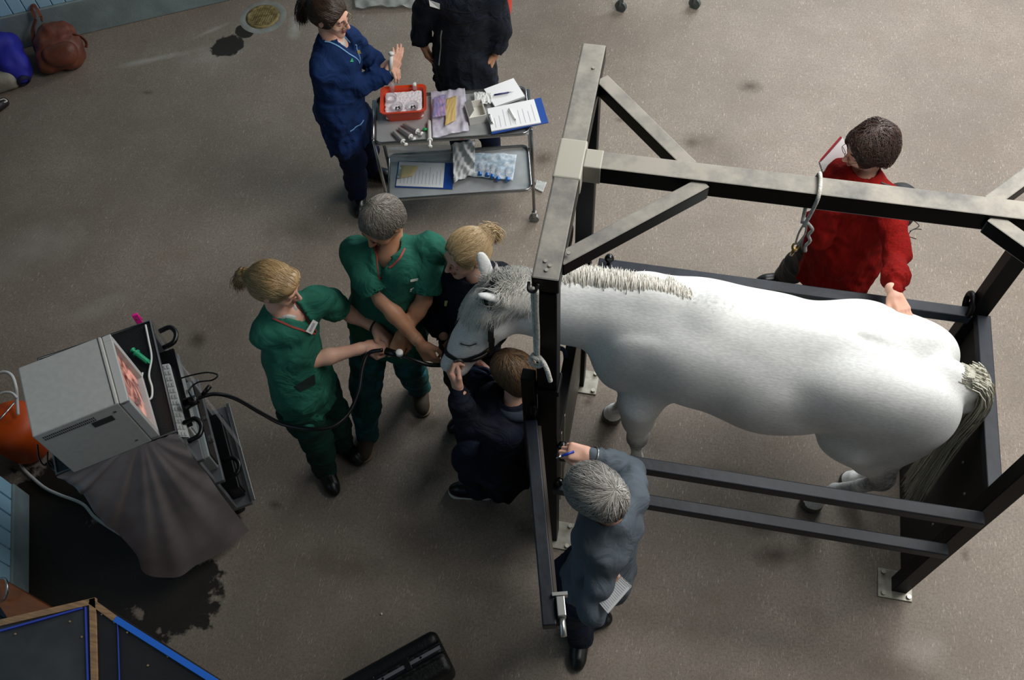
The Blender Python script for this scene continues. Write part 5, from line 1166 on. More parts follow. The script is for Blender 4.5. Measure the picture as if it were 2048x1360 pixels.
# sheets: papers, bags
def sheet(name, cs, m, parent=None, nu=16, nv=16, amp=.0, seed=0, lift=0., base=None, th=.0008, freq=3.):
    """soft sheet between four corners with crumples, with its own thickness"""
    r = np.random.default_rng(seed); c = [np.array(q, float) for q in cs]; nn = nrm(np.cross(c[1]-c[0], c[3]-c[0])); nn = nn if nn[2] > 0 else -nn; ph = r.uniform(0, 6.28, (6, 3)); fr_ = r.uniform(.5, 2, (6, 2))*freq; vs = []
    for k in (1, -1):
        for i in range(nu+1):
            for j in range(nv+1):
                u, v = i/nu, j/nv; p = c[0]*(1-u)*(1-v)+c[1]*u*(1-v)+c[2]*u*v+c[3]*(1-u)*v
                h = sum((1-2*abs(math.sin((math.cos(ph[q, 1])*u+math.sin(ph[q, 1])*v)*fr_[q, 0]*3+math.sin((u*math.cos(ph[q, 2])+v*math.sin(ph[q, 2]))*4+q)*1.3+ph[q, 0])))/(1+q*.3) for q in range(6))/4
                vs.append(p+nn*(h*amp+abs(amp)*.8+lift*math.sin(math.pi*u)*math.sin(math.pi*v)+k*th/2))
    M = (nu+1)*(nv+1); fs = []
    for k in (0, 1):
        for i in range(nu):
            for j in range(nv):
                a = k*M+i*(nv+1)+j; f = (a, a+1, a+nv+2, a+nv+1); fs.append(f if k else f[::-1])
    ed = [i*(nv+1) for i in range(nu+1)]+[nu*(nv+1)+j for j in range(1, nv+1)]+[i*(nv+1)+nv for i in range(nu-1, -1, -1)]+[j for j in range(nv-1, 0, -1)]
    for i in range(len(ed)): a, b = ed[i], ed[(i+1) % len(ed)]; fs.append((a, b, b+M, a+M))
    mb = MB(); mb._add(vs, fs, smooth=True); return mb.build(name, m, parent, base)
m_bag = mat('crumpled_clear_bag', '#cfc6d8', .22, alpha=.55, col2='#e6e2ea', scale=20); m_tissue = mat('white_tissue', '#d9dad6', .8, alpha=.9)
b1 = sheet('plastic_bag', [P(862, 186, ZS+.02), P(930, 178, ZS+.03), P(938, 262, ZS+.012), P(866, 278, ZS+.012)], m_bag, amp=.016, seed=4, nu=26, nv=26, base=P(900, 225, ZS)); tag(b1, 'crumpled lilac-tinted plastic bag beside the orange-red tray', 'bag')
o = sheet('paper_slip', [P(893, 198, ZS+.05), P(913, 192, ZS+.06), P(911, 240, ZS+.04), P(890, 252, ZS+.035)], mat('yellow_paper', '#c9ab6b', .8), amp=.004, seed=2, base=P(900, 225, ZS+.05)); tag(o, 'yellow paper slip on the crumpled plastic bag', 'paper')
o = sheet('plastic_bag', [P(868, 196, ZS+.045), P(892, 190, ZS+.05), P(892, 232, ZS+.045), P(866, 236, ZS+.045)], mat('blue_violet_packet', '#8e8fc4', .4, alpha=.6, col2='#c9a7c9', scale=30), amp=.008, seed=9, base=P(880, 213, ZS+.04)); tag(o, 'violet and clear packet between the ice tray and the yellow slip', 'packet')
bx = thing('carton', 'open white cardboard carton beside the plastic bag on the trolley', 'box', P(955, 235, ZS)); m_card = mat('white_card', '#d6d3cb', .75)
a0, a1, a2 = P(938, 252, ZS+.0), P(976, 244, ZS+.0), P(945, 205, ZS+.0); ux, uy = nrm(a1-a0), nrm(V(-(a1-a0)[1], (a1-a0)[0], 0)); RB = np.array([ux, uy, (0, 0, 1)]).T; c = (a0+a1)/2+uy*.065
m = MB(); 
for dx, dy, sx, sy in ((0, -.062, .10, .003), (0, .062, .10, .003), (-.05, 0, .003, .125), (.05, 0, .003, .125)): m.box(c+ux*dx+uy*dy+V(0, 0, .03), (sx, sy, .06), RB)
m.box(c+V(0, 0, .003), (.10, .125, .003), RB); m.build('box_body', m_card, bx)
m = MB(); m._add([c-ux*.05-uy*.062+V(0, 0, .06), c-ux*.05+uy*.062+V(0, 0, .06), c-ux*.015+uy*.05+V(0, 0, .10), c-ux*.015-uy*.05+V(0, 0, .10)], [(0, 1, 2, 3)]); m.build('flap', m_card, bx)
for k in range(3): o = sheet('tissue', [P(948+k*8, 186+k*2, ZS+.03), P(966+k*8, 184+k*2, ZS+.035), P(968+k*8, 204+k*2, ZS+.03), P(950+k*8, 206+k*2, ZS+.03)], m_tissue, amp=.014, seed=30+k, nu=10, nv=10, base=P(958+k*8, 195, ZS+.02)); tag(o, ('crumpled white tissue nearest the carton on the trolley', 'crumpled white tissue between the other two', 'crumpled white tissue touching the notebook with the blue pen')[k], 'tissue', 'crumpled tissues')
notepad('notebook', 'open white notebook with a blue pen on the trolley', [P(968, 178, ZS+.03), P(1027, 156, ZS+.03), P(1050, 192, ZS+.03), P(990, 213, ZS+.03)], .014, lines=0)
a, b = P(988, 190, ZS+.040), P(1027, 183, ZS+.040); t = thing('pen', 'dark blue pen lying on the open notebook', 'pen', a); MB().tube([a, a*.25+b*.75], .005, 8).build('barrel', mat('navy_pen_plastic', '#1d2358', .4), t); MB().tube([a*.25+b*.75, b], [.0025, .0015], 8).build('tip', m_steelw, t)
m_cb = mat('blue_clipboard', '#14408c', .4)
def clipboard(label, cb, pg, th, z0, clip, lines=10):
    t = thing('clipboard', label, 'clipboard', sum(cb)/4); n_ = V(0, 0, 1)
    m = MB(); m._add([q for q in cb]+[q+n_*.004 for q in cb], [(0, 1, 2, 3), (4, 5, 6, 7), (0, 1, 5, 4), (1, 2, 6, 5), (2, 3, 7, 6), (3, 0, 4, 7)]); m.build('board', m_cb, t)
    m = MB(); m._add([q for q in pg]+[q+n_*th for q in pg], [(0, 1, 2, 3), (4, 5, 6, 7), (0, 1, 5, 4), (1, 2, 6, 5), (2, 3, 7, 6), (3, 0, 4, 7)]); m.build('papers', m_paper, t)
    m = MB(); r = np.random.default_rng(3); top = [q+n_*(th+.0006) for q in pg]
    for i in range(lines):
        f = (i+1)/(lines+1); a_ = top[0]*(1-f)+top[1]*f; b_ = top[3]*(1-f)+top[2]*f; e = r.uniform(.5, .9); a2 = a_*.9+b_*.1; b2 = a_*(1-e)+b_*e; w = (top[1]-top[0])*.010; m.quad([a2, b2, b2+w, a2+w])
    m.build('printed_lines', m_ink, t)
    c = (clip[0]+clip[1])/2; d = nrm(clip[1]-clip[0]); MB().bar(clip[0]+V(0, 0, .012), clip[1]+V(0, 0, .012), .022, .01, bevel=.003).cyl(c+V(0, 0, .016), .006, .05, axis=d, n=12).build('clip', m_steelw, t); return t
z = ZS+.035
clipboard('blue clipboard with white forms jutting past the right end of the trolley', [P(984, 269, z), P(1097, 246, z), P(1082, 196, z), P(975, 220, z)], [P(983, 264, z+.004), P(1082, 247, z+.004), P(1068, 200, z+.004), P(975, 219, z+.004)], .008, z, (P(984, 252, z), P(978, 232, z)), 9)
a, b = P(1018, 217, z+.022), P(1033, 242, z+.022); t = thing('pen', 'white pen lying on the forms of the upper clipboard', 'pen', a); MB().tube([a, a*.15+b*.85], .005, 8).build('barrel', m_white, t); MB().tube([a*.15+b*.85, b], [.0025, .0015], 8).build('tip', m_steelw, t)
o = MB().box(P(923, 277, ZS+.004), (.022, .012, .004), TR, bevel=.001).build('sticker', mat('red_white_label', '#b5352c', .6)); tag(o, 'tiny red and white label at the front of the upper tray', 'label')
o = MB().lathe(P(846, 259, ZS+.012), [(0, 0), (.008, 0), (.01, .01), (.006, .03), (0, .03)], axis=tx, n=14).build('cap', mat('green_cap', '#1f9a55', .4), None, P(846, 259, ZS+.01)); tag(o, 'green plastic cap beside the fanned syringes', 'cap')
# lower tray
z = ZL-.018
clipboard('blue clipboard with a yellow note on the lower trolley tray', [P(790, 375, z), P(905, 379, z), P(908, 327, z), P(797, 323, z)], [P(792, 372, z+.004), P(886, 376, z+.004), P(890, 327, z+.004), P(799, 324, z+.004)], .004, z, (P(797, 360, z), P(801, 337, z)), 12)
o = sheet('sticky_note', [P(801, 330, z+.014), P(838, 332, z+.014), P(824, 352, z+.014), P(798, 357, z+.014)], mat('pale_yellow_note', '#c9b886', .8), amp=.001, seed=3, nu=4, nv=4, base=P(815, 342, z+.012)); tag(o, 'pale yellow note on the lower clipboard', 'note')
o = sheet('plastic_bag', [P(905, 290, z+.05), P(950, 283, z+.05), P(950, 350, z+.01), P(908, 368, z+.01)], m_tissue, amp=.03, seed=12, nu=20, nv=20, base=P(925, 330, z)); tag(o, 'crumpled white bag in the middle of the lower tray', 'bag')
o = sheet('plastic_bag', [P(775, 296, z+.01), P(905, 290, z+.03), P(900, 322, z+.01), P(778, 326, z+.01)], mat('thin_clear_film', '#c9cccc', .2, alpha=.3), amp=.014, seed=15, nu=22, nv=12, base=P(840, 310, z)); tag(o, 'clear film spread behind the lower clipboard', 'film')
o = sheet('tube_bag', [P(948, 306, z+.03), P(1034, 310, z+.03), P(1026, 362, z+.015), P(932, 352, z+.015)], mat('printed_clear_bag', '#b9cddb', .25, alpha=.72, col2='#dfe8ee', scale=40, lo=.45, hi=.55), amp=.012, seed=18, nu=24, nv=20, base=P(985, 335, z)); tag(o, 'printed plastic bag holding blue-capped tubes on the lower tray', 'bag')
for k, (u, v) in enumerate(((960, 346), (975, 348), (985, 351), (996, 356), (1015, 357))):
    c = P(u, v, z+.03); t = thing('sample_tube', 'blue-capped sample tube in the printed bag, '+('leftmost of the five', 'second from the left', 'in the middle of the five', 'second from the right', 'rightmost of the five')[k], 'tube', c, 'blue-capped sample tubes')
    MB().tube([c+V(0, 0, 0), c+ty*.075+V(0, 0, .004)], .008, 10).build('tube_body', m_clear, t); MB().cyl(c-ty*.006, .0115, .022, axis=ty, n=14).build('cap', mat('blue_cap', '#1668b8', .35), t)
o = sheet('wrapper', [P(1068, 360, .01), P(1094, 366, .02), P(1086, 386, .01), P(1070, 378, .01)], mat('clear_wrapper', '#c9cbc6', .3, alpha=.7), amp=.012, seed=21, nu=10, nv=10, base=P(1080, 372, 0)); tag(o, 'clear wrapper lying on the floor right of the trolley', 'wrapper')
# ---------------------------------------------------------------- endoscopy cart with monitor
ZC = 1.12
NL, NR, FR = P(113, 948, ZC), P(352, 862, ZC), P(290, 645, ZC)
cx_ = nrm((NR-NL)*V(1, 1, 0)); cy_ = V(-cx_[1], cx_[0], 0); CWd, CDp = float((NR-NL)@cx_), float((FR-NR)@cy_)
C0 = NL*V(1, 1, 0); RC = np.array([cx_, cy_, (0, 0, 1)]).T
cp = lambda a, b, z: C0+cx_*a+cy_*b+V(0, 0, z)
m_cart = mat('grey_cart_frame', '#6d7073', .45, .3); m_blk2 = mat('black_textured_top', '#0b0c0d', .55, bump=.3, bscale=200); m_dev = mat('pale_device_case', '#b9bcb8', .5); m_dev2 = mat('grey_device_case', '#8d9391', .5)
m_slot = mat('black_device_front', '#090a0b', .35); m_hnd = mat('black_handle', '#0a0a0b', .35)
CT = thing('endoscopy_cart', 'tall equipment cart with black top shelf and stacked devices facing the people', 'cart', cp(CWd/2, CDp/2, 0))
MB().box(cp(CWd/2, CDp/2, ZC-.02), (CWd, CDp, .035), RC, bevel=.006).build('top_shelf', m_blk2, CT)
MB().tube([cp(.0, 0, ZC), cp(CWd, 0, ZC), cp(CWd, CDp, ZC), cp(0, CDp, ZC)], .006, 6, closed=True).build('shelf_rim', m_cart, CT)
for z, w_, m_, nm in ((.78, .02, m_cart, 'shelf'), (.50, .03, m_cart, 'shelf'), (.14, .07, m_cart, 'base_shelf')):
    MB().box(cp((CWd+w_)/2, CDp/2, z), (CWd+w_, CDp, .03), RC, bevel=.005).build(nm, m_, CT)
for a in (.02, CWd-.03):
    for b in (.02, CDp-.02): MB().bar(cp(a, b, .14), cp(a, b, ZC-.04), .035, .035, up=cx_, bevel=.004).build('upright', m_cart, CT)
MB().box(cp(.02, CDp/2, .62), (.015, CDp-.06, .95), RC).build('back_panel', m_slot, CT)
MB().box(cp(CWd/2-.03, CDp-.02, .62), (CWd-.1, .012, .95), RC).build('side_panel', m_cart, CT); MB().box(cp(CWd/2-.03, .02, .62), (CWd-.1, .012, .95), RC).build('side_panel', m_cart, CT)
for a in (.06, CWd-.04):
    for b in (.05, CDp-.05):
        m = MB(); m.cyl(cp(a, b, .052), .05, .03, axis=cy_, n=20).bar(cp(a, b, .06), cp(a, b, .14), .03, .03, up=cx_); m.build('caster', m_hnd, CT)
def device(label, a0, a1, b0, b1, z, h, m_, fr=None, knobs=(), extra=None):
    t = thing('device', label, 'device', cp((a0+a1)/2, (b0+b1)/2, z)); MB().box(cp((a0+a1)/2, (b0+b1)/2, z+h/2), (a1-a0, b1-b0, h), RC, bevel=.006).build('casing', m_, t)
    MB().box(cp(a1+.003, (b0+b1)/2, z+h/2), (.008, (b1-b0)*.94, h*.8), RC, bevel=.002).build('front_panel', fr or m_slot, t)
    for (b, zz, r) in knobs: MB().cyl(cp(a1+.014, b, z+zz), r, .018, axis=cx_, n=16).build('knob', m_steelw, t)
    return t
device('pale processor on the cart shelf right under the black top', .05, CWd+.02, .10, CDp-.08, .797, .13, m_dev, m_dev2, ((.18, .07, .014), (.26, .07, .010), (.34, .07, .010)))
device('grey light source with ports on the middle shelf of the cart', .05, CWd+.02, .07, CDp-.10, .517, .15, m_dev2, m_slot, ((.20, .08, .022), (.32, .09, .012)))
device('black recorder on the lowest shelf of the cart', .06, CWd+.05, .05, CDp-.10, .157, .12, m_slot, m_slot)
MB().box(cp(CWd+.085, CDp/2+.0, .17), (.02, CDp, .012), RC, bevel=.003).build('front_edge', m_steelw, CT)
for b, z, a in ((.06, .98, CWd+.01), (CDp-.06, 1.03, CWd+.01), (.10, .42, CWd+.03)):
    MB().tube(crom([cp(a, b-.05, z), cp(a+.055, b-.045, z+.01), cp(a+.075, b, z+.01), cp(a+.055, b+.045, z+.01), cp(a, b+.05, z)], 5), .012, 8).build('handle', m_hnd, CT)
kb = thing('keyboard', 'white keyboard lying along the front of the cart below the black top', 'keyboard', P(347, 800, .99))
c = [P(319, 730, .98), P(338, 727, .98), P(377, 874, .98), P(358, 873, .98)]; cm = sum(c)/4
m = MB(); m._add(c+[q-V(0, 0, .025) for q in c], [(0, 1, 2, 3), (4, 5, 6, 7), (0, 1, 5, 4), (1, 2, 6, 5), (2, 3, 7, 6), (3, 0, 4, 7)]); m.build('keyboard_body', mat('white_keyboard', '#c4c8c6', .5), kb)
m = MB(); 
for i in range(12):
    for j in range(3):
        f = (i+.5)/12; g_ = (j+.5)/3; q = (c[0]*(1-g_)+c[1]*g_)*(1-f)+(c[3]*(1-g_)+c[2]*g_)*f; m.box(q+V(0, 0, .002), (.009, .022, .004), np.array([nrm(c[1]-c[0]), nrm(c[3]-c[0]), (0, 0, 1)]).T)
m.build('keys', m_dev, kb)
MB().bar(cp(CWd-.01, .10, .952), cp(CWd-.01, CDp-.08, .952), .10, .012).build('keyboard_shelf', m_slot, CT)
# monitor
m_mon = mat('beige_grey_monitor_case', '#a3a29c', .5, col2='#aaa9a3', scale=40, bump=.05, bscale=400)
q = [P(35.5, 735.5, 1.5), P(221, 665, 1.5), P(253, 799, 1.5), P(64, 874.5, 1.5)]; mc = sum(q)/4; mx = nrm((q[1]-q[0]+q[2]-q[3])*V(1, 1, 0)); my = V(-mx[1], mx[0], 0); ml = (np.linalg.norm(q[1]-q[0])+np.linalg.norm(q[2]-q[3]))/2; mw = (np.linalg.norm(q[1]-q[2])+np.linalg.norm(q[0]-q[3]))/2
RM = np.array([mx, my, (0, 0, 1)]).T; Z0, Z1 = ZC+.002, 1.5; mp = lambda a, b, z: V(mc[0], mc[1], 0)+mx*a*ml/2+my*b*mw/2+V(0, 0, z)
MN = thing('monitor', 'boxy grey video monitor standing on the top of the cart', 'monitor', mp(0, 0, Z0))
MB().box(mp(-.10, 0, (Z0+Z1)/2), (ml*.90, mw, Z1-Z0), RM, bevel=.006).build('casing', m_mon, MN)
fb = MB(); a0 = .82
for dz, db, sz, sb in ((.5, 0, .05, 1), (-.5, 0, .06, 1), (0, .91, .9, .09), (0, -.91, .9, .09)):
    fb.box(mp(a0+.085, db, (Z0+Z1)/2+dz*(Z1-Z0)*.90), (ml*.095, mw*sb, (Z1-Z0)*sz if sz < .5 else (Z1-Z0)*.96), RM, bevel=.003)
fb.build('front_bezel', mat('light_grey_bezel', '#b0afab', .45), MN)
scm = bpy.data.materials.new('lit_endoscope_picture'); scm.use_nodes = True; nt = scm.node_tree; pb = nt.nodes['Principled BSDF']; tcn = nt.nodes.new('ShaderNodeTexCoord'); wv = nt.nodes.new('ShaderNodeTexNoise'); wv.inputs['Scale'].default_value = 9; wv.inputs['Distortion'].default_value = 1.5
nt.links.new(tcn.outputs['Object'], wv.inputs['Vector']); rp_ = nt.nodes.new('ShaderNodeValToRGB'); rp_.color_ramp.elements[0].color = (*lin('#5c1f18'), 1); rp_.color_ramp.elements[1].color = (*lin('#e6a18f'), 1); rp_.color_ramp.elements[0].position = .38; rp_.color_ramp.elements[1].position = .62
nt.links.new(wv.outputs[0], rp_.inputs[0]); nt.links.new(rp_.outputs[0], pb.inputs['Base Color']); nt.links.new(rp_.outputs[0], pb.inputs['Emission Color']); pb.inputs['Emission Strength'].default_value = .35; pb.inputs['Roughness'].default_value = .15
MB().box(mp(a0+.03, 0, (Z0+Z1)/2), (.012, mw*.84, (Z1-Z0)*.82), RM, bevel=.004).build('screen', scm, MN)
vs = MB()
for i in range(26):
    for k in range(2): vs.box(mp(-.85+i*.042, -1.003, Z1-.035-k*.018), (.0035, .002, .012), RM)
vs.build('vent_slots', mat('dark_vent', '#2c2d2d', .7), MN)
MB().box(mp(.30, -1.002, Z1-.085), (.085, .004, .04), RM, bevel=.001).build('control_hatch', mat('dark_hatch', '#2e3230', .5), MN)
MB().box(mp(.73, 0, Z1+.0005), (.003, mw*.99, .002), RM).build('case_seam', MATS['dark_vent'], MN)
for a, z in ((.62, Z1-.05), (.55, Z0+.06)): MB().cyl(mp(a, -1.002, z), .007, .004, axis=my, n=12).build('screw', m_steelw, MN)
# on the cart top
a, b = P(265, 700, ZC+.02), P(296, 724, ZC+.02)
syringe(b, a, 'green-tinted syringe on the black top of the cart', mat('green_syringe_plastic', '#1f9a6c', .3, alpha=.9), r=.012)
tubeobj('cable', [P(291, 650, ZC+.01), P(297, 680, ZC+.01), P(303, 715, ZC+.01), P(298, 750, ZC+.01), P(304, 775, ZC+.01), P(303, 795, ZC+.01), P(292, 799, ZC+.01), P(284, 785, ZC+.01), P(283, 760, ZC+.02), P(285, 745, ZC+.03)], .005, mat('white_cable', '#c6c7c3', .5)); o = bpy.data.objects['cable']; tag(o, 'thin white cable looped on the black cart top beside the monitor', 'cable')
m_pink = mat('pink_plastic_clip', '#e0268c', .35)
for (u, v, lb) in ((275, 637, 'pink clothes peg at the far corner of the cart top'), (293, 872, 'pink clothes peg on the near edge of the cart beside the monitor')):
    c = P(u, v, ZC+.015); t = thing('peg', lb, 'peg', c, None)
    for s in (-1, 1):
        MB().box(c+cx_*.0+cy_*s*.008+V(0, 0, .0), (.028, .007, .075), np.array([cx_, nrm(cy_+V(0, 0, s*.15)), nrm(V(0, 0, 1)-cy_*s*.15)]).T, bevel=.003).build('peg_arm', m_pink, t)
    ring_at(c+V(0, 0, .01), cx_, .011, .002, m_steelw, 'spring', t)
# hanging plastic sheets (real cloth-like surfaces with fan folds from the peg)
def hang(name, top, foot, peg, m, nu, nv, amp, seed, scal=.03, label=''):
    """surface from a top edge to a lower edge, folds radiating from the peg"""
    r = np.random.default_rng(seed); top = crom(top, 8); foot = crom(foot, 8); top = np.array(top); foot = np.array(foot); vs = []
    def at(c, t): x = t*(len(c)-1); i = min(int(x), len(c)-2); return c[i]*(1-x+i)+c[i+1]*(x-i)
    out = nrm(np.cross(top[-1]-top[0], (0, 0, -1))); out = out if out @ (CAM-top[0]) > 0 else -out
    for k in (1, -1):
        for i in range(nu+1):
            for j in range(nv+1):
                u, v = i/nu, j/nv; p = at(top, u)*(1-v)+at(foot, u)*v; rel = p-peg; ang = math.atan2(rel @ nrm(top[-1]-top[0]), -rel[2]+.05); rad = np.linalg.norm(rel)
                f = amp*min(rad*2.2, 1)*(math.sin(ang*17+1)+.6*math.sin(ang*31+2)+.4*math.sin(ang*47))
                vs.append(p+out*(f+.012*math.sin(v*3)+k*.0006)+V(0, 0, -scal*abs(math.sin(u*9.5))*v**6))
    M = (nu+1)*(nv+1); fs = []
    for k in (0, 1):
        for i in range(nu):
            for j in range(nv): a = k*M+i*(nv+1)+j; f = (a, a+1, a+nv+2, a+nv+1); fs.append(f if k else f[::-1])
    mb = MB(); mb._add(vs, fs, smooth=True); o = mb.build(name, m, None, top[0]); tag(o, label, 'plastic sheet'); return o
m_film = mat('dull_translucent_sheet', '#7d7474', .35, alpha=.8, col2='#948b8b', scale=5)
g_ = -cy_*.012
hang('plastic_sheet', [cp(-.0, 0, ZC+.004)+g_, cp(CWd*.5, 0, ZC+.006)+g_, cp(CWd, 0, ZC+.004)+g_], [P(118, 955, 1.09), P(152, 975, .98), P(185, 1020, .80), P(225, 1060, .62), P(268, 1105, .42), P(285, 1140, .28), P(335, 1152, .20), P(400, 1125, .16), P(499, 1062, .04)], cp(CWd*.76, 0, ZC+.03), m_film, 90, 60, .008, 3, .03, 'dull translucent plastic sheet pegged over the near side of the cart, gathered in folds')
m_film2 = mat('clear_thin_sheet', '#b9b4b8', .25, alpha=.16)
hang('plastic_sheet', [cp(CWd, CDp, ZC+.004)+cx_*.01, cp(CWd-.02, CDp+.02, ZC-.02)], [P(490, 905, .35), P(395, 760, .50)], cp(CWd, CDp, ZC+.03), m_film2, 40, 40, .008, 7, .02, 'thin clear plastic sheet hanging at the far front corner of the cart')
# orange tub, cables
oc = P(14, 846, .30); o = thing('tub', 'round orange plastic tub on the floor behind the monitor cart', 'tub', (oc[0], oc[1], 0)); m_or = mat('orange_plastic', '#c24a08', .5)
MB().lathe((oc[0], oc[1], 0), [(0, .0), (.11, .0), (.13, .03), (.15, .20), (.155, .27), (.13, .31), (.08, .33), (0, .335)], n=36).build('tub_body', m_or, o); MB().tube(crom([V(oc[0]-.1, oc[1]-.12, .30), V(oc[0]-.03, oc[1]-.05, .35), V(oc[0]+.0, oc[1]+.03, .352), V(oc[0], oc[1]+.12, .32)], 6), .006, 6).build('handle', m_steelw, o)
def cable(lb, pts, r, m): o = tubeobj('cable', pts, r, m); tag(o, lb, 'cable'); return o
m_wc = MATS['white_cable']
cable('white cable looping over the left edge beside the orange tub', [P(-20, 752, .45), P(8, 744, .47), P(24, 752, .47), P(32, 775, .45), P(34, 800, .40), P(36, 830, .36)], .009, m_wc)
cable('thin white cable loop just above the orange tub', [P(-15, 795, .42), P(8, 785, .44), P(24, 786, .44), P(34, 796, .42)], .007, m_wc)
cable('long white cable trailing over the dark floor below the cart', [P(33, 905, .02), P(45, 935, .012), P(70, 960, .012), P(92, 977, .012), P(120, 990, .012), P(165, 1008, .012), P(190, 1035, .012), P(230, 1062, .012), P(268, 1084, .012)], .009, m_wc)
cable('thin black cable drooping behind the near left corner of the cart', [P(75, 890, 1.0), P(78, 915, .9), P(88, 930, .7), P(100, 922, .7), P(110, 940, .6)], .004, m_rub)
cable('short black cable hanging by the cart corner', [P(95, 905, 1.0), P(96, 925, .8), P(106, 938, .75), P(118, 945, .8)], .004, m_rub)

# ---------------------------------------------------------------- lying against the back wall
m_lea = mat('worn_brown_leather', '#5b2f1f', .55, col2='#7b4430', scale=7, bump=.4, bscale=25); m_lead = mat('dark_brown_leather', '#34190f', .6, col2='#4a281b', scale=9, bump=.4, bscale=25)
bc = P(118, 98, .12); t = thing('leather_backpack', 'worn brown leather backpack slumped on the floor against the blue wall', 'backpack', (bc[0], bc[1], 0))
L_ = lambda u, v, z: P(u, v, z)
F = Field(bc-.42, bc+.42, .0085); F.chain([(L_(100, 118, .10), .105), (L_(140, 108, .11), .105)], k=.05); F.chain([(L_(92, 75, .19), .075), (L_(130, 62, .20), .075)], k=.06); F.ell(L_(115, 92, .13), (.16, .13, .12), k=.06); F.wob(.010, 26, 3); F.wob(.004, 60, 5); F.cut((0, 0, .003), (0, 0, -1))
sculpt('bag_body', F, m_lea, t)
F2 = Field(bc-.42, bc+.42, .008); F2.chain([(L_(98, 108, .19), .045), (L_(140, 98, .20), .045)], k=.02); F2.ell(L_(122, 112, .16), (.12, .085, .075), k=.05); F2.wob(.007, 28, 8); sculpt('flap', F2, m_lea, t)
for pts in ([L_(76, 110, .10), L_(68, 85, .16), L_(66, 60, .22), L_(72, 38, .28)], [L_(85, 42, .25), L_(80, 30, .30), L_(68, 10, .34), L_(63, 18, .33), L_(70, 35, .28)], [L_(148, 68, .22), L_(160, 72, .16), L_(172, 84, .08), L_(172, 95, .05)], [L_(150, 112, .12), L_(148, 125, .02)], [L_(88, 110, .12), L_(98, 120, .05), L_(104, 132, .02), L_(97, 141, .01)]):
    c = np.array(crom(pts, 6)); m = MB(); 
    for i in range(len(c)-1): m.bar(c[i], c[i+1]+(c[i+1]-c[i])*.15, .030 if pts[0][2] < .2 else .022, .007)
    m.build('strap', m_lea, t)
for u, v, z in ((136, 84, .20), (93, 108, .20)): ring_at(L_(u, v, z), (0, -.6, 1), .012, .003, m_brass, 'buckle', t)
bc = P(20, 120, .12); m_bj = mat('bright_blue_jacket_cloth', '#191c8a', .7, col2='#2226a0', scale=6, bump=.4, bscale=18)
F = Field(bc-.6, bc+.5, .010); F.chain([(L_(-30, 85, .2), .12), (L_(8, 100, .18), .12), (L_(28, 132, .12), .10), (L_(45, 155, .06), .055)], k=.06); F.chain([(L_(-30, 110, .12), .12), (L_(10, 125, .1), .08)], k=.05)
F.cap(L_(2, 92, .34), L_(26, 122, .22), .016, k=.03, sub=True); F.wob(.012, 20, 5); F.wob(.005, 50, 6); F.cut((0, 0, .003), (0, 0, -1)); o = sculpt('jacket', F, m_bj, None, (bc[0], bc[1], 0)); tag(o, 'bright blue jacket heaped on the floor at the left edge', 'jacket')
MB().lathe(L_(46, 158, .07), [(.0, 0), (.045, .0), (.05, .02), (.03, .03)], axis=nrm(L_(50, 163, .05)-L_(40, 150, .07)), n=18).build('cuff', mat('dark_cuff', '#101238', .8), o)
bc = P(6, 160, .05); F = Field(bc-.3, bc+.3, .009); F.box(L_(-2, 155, .08), (.13, .10, .075), np.array([WD, WN, (0, 0, 1)]).T, rd=.05, k=.01); F.wob(.008, 20, 9); F.cut((0, 0, .003), (0, 0, -1)); o = sculpt('cushion', F, mat('beige_cloth', '#8d8a7c', .8, bump=.3, bscale=40), None, (bc[0], bc[1], 0)); tag(o, 'beige cloth bundle below the bright blue jacket', 'bundle')
bc = P(2, 205, .03); F = Field(bc-.25, bc+.25, .007); F.cap(L_(-20, 222, .05), L_(8, 205, .04), .045, .035, k=.02); F.cut((0, 0, .003), (0, 0, -1)); o = sculpt('shoe', F, mat('dark_maroon_shoe', '#23181c', .5), None, (bc[0], bc[1], 0)); tag(o, 'dark shoe at the left edge under the beige bundle', 'shoe')
tubeobj('lace', [L_(8, 205, .08), L_(14, 202, .08), L_(8, 198, .09), L_(0, 200, .09)], .004, m_white, o, base=None)
# floor drain
dc = P(526, 34, 0); m = MB(); m.lathe((dc[0], dc[1], 0), [(.128, .0), (.135, .004), (.165, .004), (.18, .0)], n=40); DR = thing('floor_drain', 'round floor drain with rusty grate and pale cement ring near the back wall', 'drain', dc)
m.build('cement_ring', mat('pale_cement', '#8a8c86', .8, col2='#73756f', scale=8), DR)
m = MB(); m.lathe((dc[0], dc[1], 0), [(.095, .004), (.105, .010), (.126, .010), (.128, .0)], n=40)
for i in range(-5, 6):
    w = math.sqrt(max(.10**2-(i*.0176)**2, 0)); m.box((dc[0]+i*.0176, dc[1], .007), (.009, 2*w, .006)); m.box((dc[0], dc[1]+i*.0176, .006), (2*w, .009, .006))
m.build('grate', mat('rusty_grate', '#5a4c2a', .7, col2='#8a7a4c', scale=25, bump=.4, bscale=60), DR)
MB().cyl((dc[0], dc[1], .001), .12, .002, n=40).build('sump', mat('dark_sump', '#171410', .9), DR)
